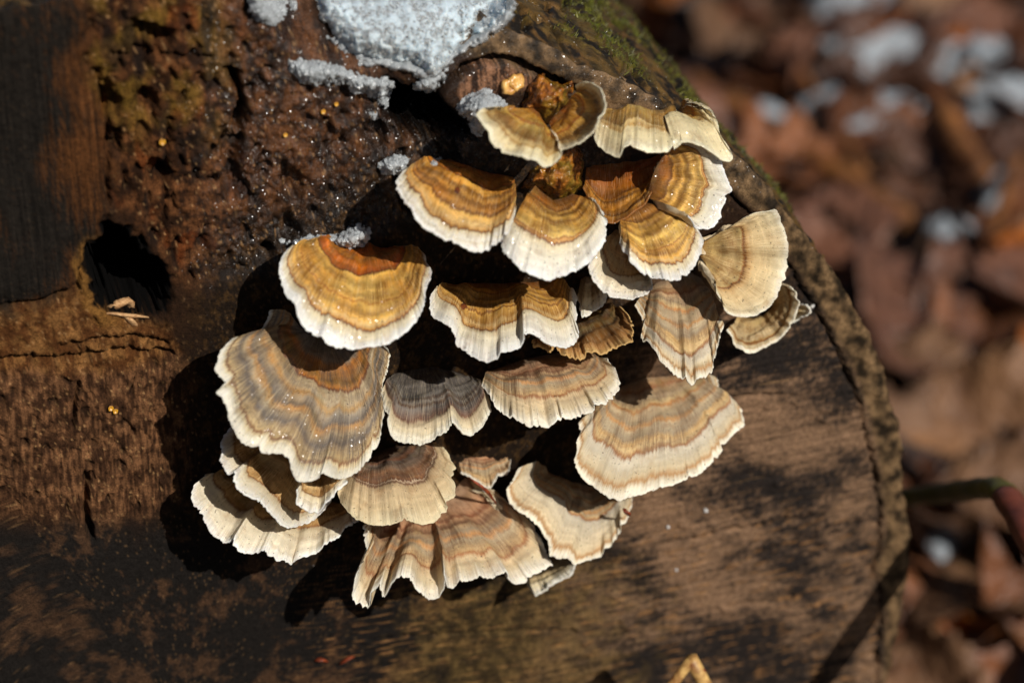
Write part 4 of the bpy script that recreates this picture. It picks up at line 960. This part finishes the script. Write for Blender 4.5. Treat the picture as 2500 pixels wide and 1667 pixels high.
def lathe(profile, seg=18, wob=0.0, seed=0):
    """profile of (r, z) turned about z"""
    pr = np.asarray(profile, float); a = np.linspace(0, 2*math.pi, seg+1)[:-1]
    R = pr[:, 0][:, None]*(1+wob*pnoise(np.cos(a)*2+seed, np.sin(a)*2+seed, seed)[None, :])
    V = np.stack([R*np.cos(a), R*np.sin(a), pr[:, 1][:, None]+0*a], -1).reshape(-1, 3)
    return V, grid_quads(len(pr), seg, True)
def cup(label, p, d, seed, mat=None, group='tiny yellow fungus cups on the rotten wood', name='fungus_cup', cat='fungus'):
    V, q_ = lathe([(0.02, -1.2), (0.28, -1.1), (0.30, -0.3), (0.7, 0.1), (1.0, 0.55), (0.98, 0.8), (0.8, 0.86), (0.45, 0.62), (0.03, 0.5)], 18, 0.25, seed)
    h = float(wood_h([p])[0]); c = at([p], h+d*0.35)[0]
    o = mesh_np(name, (V*d*0.5) @ frame((0.1, -1, 0.35)).T, q_, mat or M_yellow); o.location = c.tolist()
    tag(o, label, cat, group); return o
lab = 'tiny yellow cup fungus dotted on the rotten brown wood'
for k, (p, d) in enumerate([((395, 347), .0016), ((788, 273), .0012), ((820, 255), .0011), ((270, 996), .0014), ((281, 1003), .0013), ((696, 330), .0011)]):
    cup(lab, p, d, k+3)
M_button = simple_mat('button_orange', (170, 110, 40), (236, 190, 110), 500, 0.3)
r = empty('button_fungus', at([(1250, 208)], 0.0)[0]); tag(r, 'small orange two-lobed button fungus above the topmost cream fan', 'fungus')
for p, d in (((1243, 212), .0042), ((1259, 202), .0040)):
    V, q_ = lathe([(0.3, -1.4), (0.62, -0.8), (0.98, -0.1), (1.0, 0.35), (0.8, 0.62), (0.45, 0.6), (0.2, 0.45), (0.03, 0.42)], 22, 0.3, int(p[0]))
    h = float(whs(np.array([p[0]]), np.array([p[1]]))[0]); c = at([p], h+d*0.3)[0]
    mesh_np('button', local((V*d*0.5) @ frame((0.1, -1, 0.45)).T+c, r), q_, M_button, r)

def tube(path, rad, seg=8, flat=1.0, ang=0.0, wob=0.0, seed=0):
    path = np.asarray(path, float); n = len(path); rad = np.broadcast_to(np.asarray(rad, float), (n,))
    T = np.gradient(path, axis=0); T /= np.linalg.norm(T, axis=1, keepdims=True)
    ref = np.array([0.13, 0.31, 0.94]); a = np.linspace(0, 2*math.pi, seg+1)[:-1]+ang; V = []
    for i in range(n):
        x = np.cross(ref, T[i]); x /= np.linalg.norm(x); y = np.cross(T[i], x)
        rr = rad[i]*(1+wob*pnoise(np.cos(a)*1.5+i*0.35, np.sin(a)*1.5, seed))
        V.append(path[i]+np.outer(np.cos(a)*rr, x)+np.outer(np.sin(a)*rr*flat, y))
    V = np.concatenate(V); q_ = grid_quads(n, seg, True)
    caps = []
    V = np.concatenate([V, path[:1], path[-1:]]); c0 = n*seg; c1 = c0+1
    for j in range(seg):
        caps.append((c0, (j+1) % seg, j, j)); caps.append((c1, (n-1)*seg+j, (n-1)*seg+(j+1) % seg, (n-1)*seg+(j+1) % seg))
    return V, q_, caps
def tube_obj(name, path, rad, mat, parent=None, seg=8, **kw):
    V, q_, caps = tube(path, rad, seg, **kw)
    faces = q_.tolist()+[c[:3] for c in caps]
    me = bpy.data.meshes.new(name); 
    org = np.array(parent.location) if parent is not None else V.mean(0)
    me.from_pydata((V-org).tolist(), [], faces); me.polygons.foreach_set('use_smooth', [True]*len(faces)); me.update()
    me.materials.append(mat); o = bpy.data.objects.new(name, me); COL.objects.link(o)
    if parent is not None: o.parent = parent
    else: o.location = org.tolist()
    return o
def spline(P, n):
    P = np.asarray(P, float); k = len(P); t = np.linspace(0, k-1, n); out = []
    E = np.concatenate([2*P[:1]-P[1:2], P, 2*P[-1:]-P[-2:-1]])
    for q in t:
        i = min(int(q), k-2); f = q-i; p0, p1, p2, p3 = E[i], E[i+1], E[i+2], E[i+3]
        out.append(.5*((2*p1)+(p2-p0)*f+(2*p0-5*p1+4*p2-p3)*f*f+(3*p1-p0-3*p2+p3)*f**3))
    return np.array(out)

# splinters lying in the lower lip of the hole
for lbl, pts, hs_, rd in (
    ('pale straight splinter lying across the mouth of the black hole', [(246, 764), (300, 768), (362, 774)], (-.0005, .001, .0), (.0004, .0011, .0004)),
    ('short pale chip leaning below the splinter in the black hole', [(304, 768), (320, 785), (334, 800)], (.0, .0005, -.001), (.0011, .0013, .0010)),
    ('curled tan wood flake standing at the foot of the black hole', [(262, 758), (285, 745), (312, 735), (322, 760)], (-.004, -.002, -.003, -.004), (.0008, .0022, .0018, .0008))):
    P = np.concatenate([at([p], h-0.0015)for p, h in zip(pts, hs_)]); P = spline(P, 9)
    o = tube_obj('wood_splinter', P, np.interp(np.linspace(0, 1, 9), np.linspace(0, 1, len(rd)), rd), M_splint, seg=7, flat=.5, wob=.5, seed=len(lbl))
    tag(o, lbl, 'splinter', 'splinters in the hole')
# bud scales and grit on the lower wood
lab = 'small red-brown bud scale stuck to the wood below the cluster'
for pts in ([(768, 1612), (785, 1608), (802, 1616)], [(828, 1622), (848, 1606), (866, 1601)]):
    P = spline(np.concatenate([at([p], float(wood_h([p])[0])+.0006) for p in pts]), 7)
    o = tube_obj('bud_scale', P, [.0002, .0008, .0012, .0011, .0009, .0006, .0002], M_bud, seg=7, flat=.4, wob=.4); tag(o, lab, 'bud scale', 'bud scales')
lab = 'tiny white grit grain on the black-streaked wood'
for k, (p, d) in enumerate([((1722, 1246), .0016), ((1631, 1285), .0010), ((1983, 748), .0010), ((1650, 1390), .0008)]):
    V, T_ = grains([(0, 0, 0)], [d*.6], 70+k); o = mesh_np('grit_grain', V, T_, M_speck, smooth=True)
    o.location = at([p], float(wood_h([p])[0])+d*.3)[0].tolist(); tag(o, lab, 'grit', 'white grit grains')
o = tube_obj('dead_needle', spline(np.concatenate([at([(1148, 1168)], .012), at([(1185, 1195)], .0135), at([(1212, 1230)], .010)]), 9), [.0002, .0003, .0004, .0004, .0005, .0005, .0004, .0003, .0002], M_bud, seg=6)
tag(o, 'dark dead needle caught between the lowest wide bracket and its neighbour', 'needle')
o = tube_obj('dry_leaf_flake', spline(np.concatenate([at([(1522, 1240)], .0215), at([(1530, 1250)], .0225), at([(1537, 1260)], .0205)]), 7), [.0002, .0007, .0010, .0011, .0009, .0006, .0002], M_bud, seg=7, flat=.4)
tag(o, 'curled brown flake on the bracket with nested rusty arcs', 'flake')
# bent straw standing in front of the log, its broken knee in view
r = empty('bent_straw', (0, 0, 0)); r.location = atz([(1600, 2500)], GROUND)[0].tolist()
apex = at([(1684, 1614)], .035)[0]
l1 = at([(1640, 1672)], .039)[0]; l2 = at([(1716, 1672)], .034)[0]
g1 = apex+(l1-apex)*((GROUND-.004-apex[2])/(l1[2]-apex[2])); g2 = apex+(l2-apex)*((GROUND-.004-apex[2])/(l2[2]-apex[2]))
r.location = [float(g1[0]), float(g1[1]), GROUND]
ln2 = lambda p, q_: np.linspace(0, 1, 20)[:, None]*(np.asarray(q_)-p)+p
tube_obj('stalk', ln2(apex, g1), np.linspace(.0014, .0018, 20), M_straw, r, 10, wob=.25, seed=3)
tube_obj('stalk', ln2(apex+np.array([.0002, 0, .0007]), g2), np.linspace(.0018, .0019, 20), M_straw, r, 10, wob=.25, seed=4)
sh = at([(1720, 1640)], .034)[0]
tube_obj('sheath', spline([l2+(apex-l2)*.2, (apex+l2)/2+np.array([.0015, 0, .001]), sh], 8), [.0014, .0014, .0013, .0011, .0009, .0007, .0005, .0002], M_bud, r, 8, flat=.5)
tag(r, 'broken dry straw bent into a sharp knee in front of the log', 'straw')

# ------------------------------------------------------------------ PLANT STEM BESIDE THE LOG (casts the bar of shadow on the end)
M_stem = None
t = NT('olive_red_stem'); oc = t.obj(); n = t.noise(oc, 60, 3); s3 = t.new('SeparateXYZ'); t.link(oc, s3.inputs[0])
t.link(t.mix(t.maprange(n, .35, .65, 0, 1), tuple(lin((66, 66, 18)).tolist())+(1,), tuple(lin((92, 84, 26)).tolist())+(1,)), t.b.inputs['Base Color']); t.b.inputs['Roughness'].default_value = .45
M_stem = t.m
M_stemred = simple_mat('red_stem', (74, 34, 22), (128, 66, 46), 90, .45)
bend = at([(2440, 1188)], .012)[0]
S1 = at([(2212, 1372)], 0)[0]; S2 = at([(2010, 1660)], 0)[0]
sl0 = SUN/abs(SUN[1])
p1 = S1+sl0*.040; p2 = S2+sl0*.085
p3 = p2+(p2-p1)*1.5; p3[2] = max(p3[2], GROUND+.06); foot = p3+(p2-p1)*.8; foot[2] = GROUND-.005
r = empty('plant_stem', (float(foot[0]), float(foot[1]), GROUND))
q1 = at([(2330, 1200)], -.03)[0]; q2 = at([(2225, 1212)], -.06)[0]; q3 = q2+(q2-q1)*1.2; q4 = q3+np.array([-.01, .03, -.02])
full = spline([q3, q2, q1, bend+(q1-bend)*.25, bend+(p1-bend)*.12, p1, p2, p3, foot], 121); cut = 62
tube_obj('leaf_stalk', full[:cut+1][::-1], np.interp(np.linspace(0, 1, 63), [0, .5, 1], [.0041, .0047, .0040])*(1+.05*np.sin(np.arange(63)*.7)), M_stem, r, 10, flat=.7)
tube_obj('stalk', full[cut:], .0041*(1+.06*np.sin(np.arange(59)*.6)), M_stemred, r, 10, flat=.8)
tag(r, 'olive and red plant stem bent sharply beside the log', 'plant stem')

# ------------------------------------------------------------------ GROUND AND LEAF LITTER
t = NT('dark_forest_soil'); oc = t.obj(); n = t.noise(oc, 30, 6, .65); n2 = t.noise(oc, 400, 4)
t.link(t.ramp(n, [(.3, (.006, .004, .003)), (.55, (.022, .013, .008)), (.75, (.06, .032, .018))]), t.b.inputs['Base Color'])
t.b.inputs['Roughness'].default_value = .9; t.link(t.bump(n2, .002, .7, t.bump(n, .02, .8)), t.b.inputs['Normal'])
M_soil = t.m
g = np.concatenate([-np.geomspace(120, 1.2, 16), np.linspace(-1.1, 1.1, 90), np.geomspace(1.2, 120, 16)])
GX, GY = np.meshgrid(g, g+0.4)
GZ = GROUND+0.010*fbm(GX/.22, GY/.22, 3, 501)*sstep(3, 1, np.hypot(GX, GY))-.003
o = mesh_np('ground', np.stack([GX, GY, GZ], -1).reshape(-1, 3), grid_quads(*GX.shape), M_soil); o['kind'] = 'structure'
def ground_z(x, y): return float(GROUND+0.010*fbm(np.array([x/.22]), np.array([y/.22]), 3, 501)[0]-.003)

def leaf_mesh(name, kind, seed, mat):
    rnd = np.random.default_rng(seed); nl, nw = 15, 7
    t = np.linspace(0, 1, nl); w = np.sin(math.pi*t**0.8)**0.75*0.5
    if kind == 'lobed': w = w*(0.72+0.38*np.cos(t*math.pi*7+.6))
    if kind == 'narrow': w = w*.55
    w = w*(1+.12*rnd.uniform(-1, 1, nl)); w[0] = .012; w[-1] = .012
    x = np.linspace(-1, 1, nw)
    bend = rnd.uniform(-.5, .7); roll = rnd.uniform(.1, .9); tw = rnd.uniform(-.8, .8)
    P = np.zeros((nl, nw, 3))
    for i in range(nl):
        ww = w[i]*(1+.10*rnd.uniform(-1, 1, 2))
        xs = np.where(x < 0, x*ww[0], x*ww[1])
        z = roll*np.abs(xs)**1.6*1.3+bend*.35*(t[i]-.5)**2*2+.03*rnd.uniform(-1, 1, nw)*np.abs(x)
        a = tw*(t[i]-.5); P[i] = np.stack([xs*math.cos(a)-z*math.sin(a), np.full(nw, t[i]-.5), xs*math.sin(a)+z*math.cos(a)], -1)
    top = P.reshape(-1, 3); bot = top-np.array([0, 0, .006]); n = len(top)
    q_ = grid_quads(nl, nw); Q_ = [q_, q_[:, ::-1]+n]
    ring_ = list(range(nw))+[i*nw+nw-1 for i in range(1, nl)]+[(nl-1)*nw+j for j in range(nw-2, -1, -1)]+[i*nw for i in range(nl-2, 0, -1)]
    rg_ = np.array(ring_); nx = np.roll(rg_, -1); Q_.append(np.stack([rg_, nx, nx+n, rg_+n], 1)[:, ::-1])
    o = mesh_np(name, np.concatenate([top, bot]), np.concatenate(Q_), mat)
    me = o.data; bpy.data.objects.remove(o); return me
def leaf_mat(c1, c2, rough):
    t = NT('dead_leaf'); oc = t.obj(); n = t.noise(oc, 5, 4, .6); s = t.new('SeparateXYZ'); t.link(oc, s.inputs[0])
    inf = t.new('ObjectInfo').outputs['Random']
    c = t.ramp(n, [(.3, tuple(lin(c1).tolist())), (.7, tuple(lin(c2).tolist()))])
    hv = t.new('HueSaturation'); t.link(c, hv.inputs['Color']); t.link(t.maprange(inf, 0, 1, .18, 1.0), hv.inputs['Value'])
    vein = t.math('ABSOLUTE', s.outputs[0]); vn = t.maprange(vein, 0, .02, .55, 1.0)
    c2_ = t.mix(t.math('SUBTRACT', 1.0, vn), hv.outputs[0], tuple(lin((60, 34, 20)).tolist())+(1,))
    t.link(c2_, t.b.inputs['Base Color']); t.b.inputs['Roughness'].default_value = rough; t.b.inputs['Specular IOR Level'].default_value = .6
    t.link(t.bump(n, .02, .5), t.b.inputs['Normal']); return t.m
LEAFK = [
    ('russet', (90, 50, 24), (156, 94, 52), .5, 'lobed', 'curled russet dead leaf in the blurred litter beside the log'),
    ('maroon', (82, 50, 36), (152, 104, 80), .42, 'oval', 'dull pinkish-brown dead leaf in the blurred litter beside the log'),
    ('tan', (110, 72, 44), (172, 124, 84), .6, 'oval', 'pale tan dead leaf in the blurred litter beside the log'),
    ('orange', (130, 66, 18), (190, 108, 36), .5, 'narrow', 'narrow orange-brown dead leaf in the blurred litter beside the log'),
    ('umber', (40, 24, 16), (92, 56, 36), .55, 'lobed', 'dark umber dead leaf in the blurred litter beside the log')]
leaf_data = []
for k, (nm, c1, c2, ro, kd, lb) in enumerate(LEAFK):
    m = leaf_mat(c1, c2, ro); leaf_data.append([leaf_mesh('dead_leaf', kd, 600+k*10+j, m) for j in range(4)])
rnd = random.Random(99)
def in_log(x, y, m=.0): return y > -.01 and abs(x-LC[0]) < LR*.80+m
count = 0
# leaves that the photograph shows: the strip of litter to the right of the log
while count < 270:
    u = rnd.uniform(1380, 2760); v = rnd.uniform(-220, 1800)
    if u < 1560+max(0, v)*.62-60 and v < 1100 or (v >= 1100 and u < 2130): continue
    P = atz([(u, v)], GROUND)[0]; x, y = float(P[0]), float(P[1])
    if in_log(x, y, .035): continue
    k = rnd.choices(range(5), (30, 26, 10, 16, 18))[0]; me = leaf_data[k][rnd.randrange(4)]
    o = bpy.data.objects.new('dead_leaf', me); COL.objects.link(o)
    s_ = rnd.uniform(.040, .088)
    o.scale = (s_, s_*rnd.uniform(.9, 1.25), s_)
    o.rotation_euler = (rnd.gauss(0, .38), rnd.gauss(0, .38), rnd.uniform(0, 6.28))
    o.location = (x, y, ground_z(x, y)+.004+rnd.random()**2*.022)
    tag(o, LEAFK[k][5], 'leaf', (LEAFK[k][0] if k != 1 else 'pinkish')+' leaves in the litter')
    count += 1
# the rest of the litter all round, one mass
vv, qq, off = [], [], 0
for i in range(900):
    x = rnd.uniform(-1.1, 1.2); y = rnd.uniform(-.9, 1.9)
    if in_log(x, y, .03): continue
    u, v = face_uv(np.array([x]), np.array([GROUND]))
    me = leaf_data[rnd.randrange(5)][rnd.randrange(4)]
    co = np.empty(len(me.vertices)*3, np.float32); me.vertices.foreach_get('co', co); co = co.reshape(-1, 3)*rnd.uniform(.04, .08)
    li = np.empty(len(me.loops), np.int32); me.loops.foreach_get('vertex_index', li)
    a = rnd.uniform(0, 6.28); ca_, sa_ = math.cos(a), math.sin(a); tl = rnd.gauss(0, .3)
    co = co @ np.array([[ca_, sa_, 0], [-sa_, ca_, 0], [0, 0, 1]]); co[:, 2] += co[:, 0]*math.tan(tl)
    vv.append(co+np.array([x, y, ground_z(x, y)+.002+rnd.random()*.006])); qq.append(li.reshape(-1, 4)+off); off += len(co)
m = leaf_mat((62, 34, 22), (124, 76, 48), .55)
o = mesh_np('leaf_litter', np.concatenate(vv), np.concatenate(qq), m); tag(o, 'brown leaf litter covering the forest floor', 'litter', kind='stuff')
# patches of old snow between the leaves
def ground_snow(p, sx, sy, h, label):
    c = atz([p], GROUND)[0]; a = np.linspace(0, 2*math.pi, 41)[:-1]; rings = np.linspace(0.02, 1, 12)
    seed = int(p[0])
    V = []
    for q in rings:
        e = 1+.75*fbm(np.cos(a)*1.6+seed, np.sin(a)*1.6, 4, seed)*q
        V.append(np.stack([sx*q*np.cos(a)*e, sy*q*np.sin(a)*e, h*(1-q**2.2)*(1+.5*fbm(np.cos(a)*q*2.5, np.sin(a)*q*2.5+seed, 3, seed+1))-.03*(q > .97)], -1))
    o = mesh_np('snow_remnant', np.concatenate(V), grid_quads(12, 40, True), M_gsnow); o.location = [float(c[0]), float(c[1]), ground_z(c[0], c[1])+.020]
    tag(o, label, 'snow', 'snow remnants among the leaves'); return o
M_gsnow = mat_snow('old_snow', (.33, .36, .39), .3, .6, coat=0)
lb = 'small blurred remnant of old snow among the dead leaves'
for p, sx, sy, h in [((2092, 66), .040, .034, .035), ((2180, 190), .036, .020, .022), ((2055, 205), .024, .020, .018), ((2395, 205), .026, .024, .024), ((2290, 200), .020, .018, .018),
                     ((2440, 300), .034, .026, .026), ((2040, 330), .020, .022, .016), ((2160, 340), .024, .020, .016), ((2110, 385), .020, .015, .014), ((2310, 620), .018, .014, .014), ((2440, 500), .014, .010, .012), ((1850, 355), .018, .014, .012), ((2290, 1410), .010, .008, .010)]:
    ground_snow(p, sx*.85, sy*.75, h*.5, lb)
# fallen twigs
M_twig = simple_mat('twig_bark', (70, 40, 20), (150, 96, 48), 60, .7, .0006)
for lbl, pts, rd in (
    ('long brown twig slanting across the litter beside the log', [(1690, 195), (1830, 285), (1960, 370), (2090, 450), (2230, 545)], .0075),
    ('thin tan twig slanting down past the snow remnants', [(1900, 60), (1960, 190), (2040, 300), (2110, 420)], .0035),
    ('short ochre stick lying among the leaves beyond the long twig', [(2300, 270), (2340, 350), (2400, 430)], .008),
    ('dark twig curving through the litter low beside the stem', [(2490, 380), (2440, 520), (2400, 680)], .0035)):
    P = []
    for p in pts:
        c = atz([p], GROUND+.022)[0]; P.append(c)
    P = spline(P, 24); o = tube_obj('fallen_twig', P, rd*np.linspace(1, .75, 24)*(1+.1*np.sin(np.arange(24)*1.7)), M_twig, seg=10, wob=.25, seed=len(lbl)); tag(o, lbl, 'twig', 'fallen twigs')
scene.render.resolution_x = 1024; scene.render.resolution_y = 682
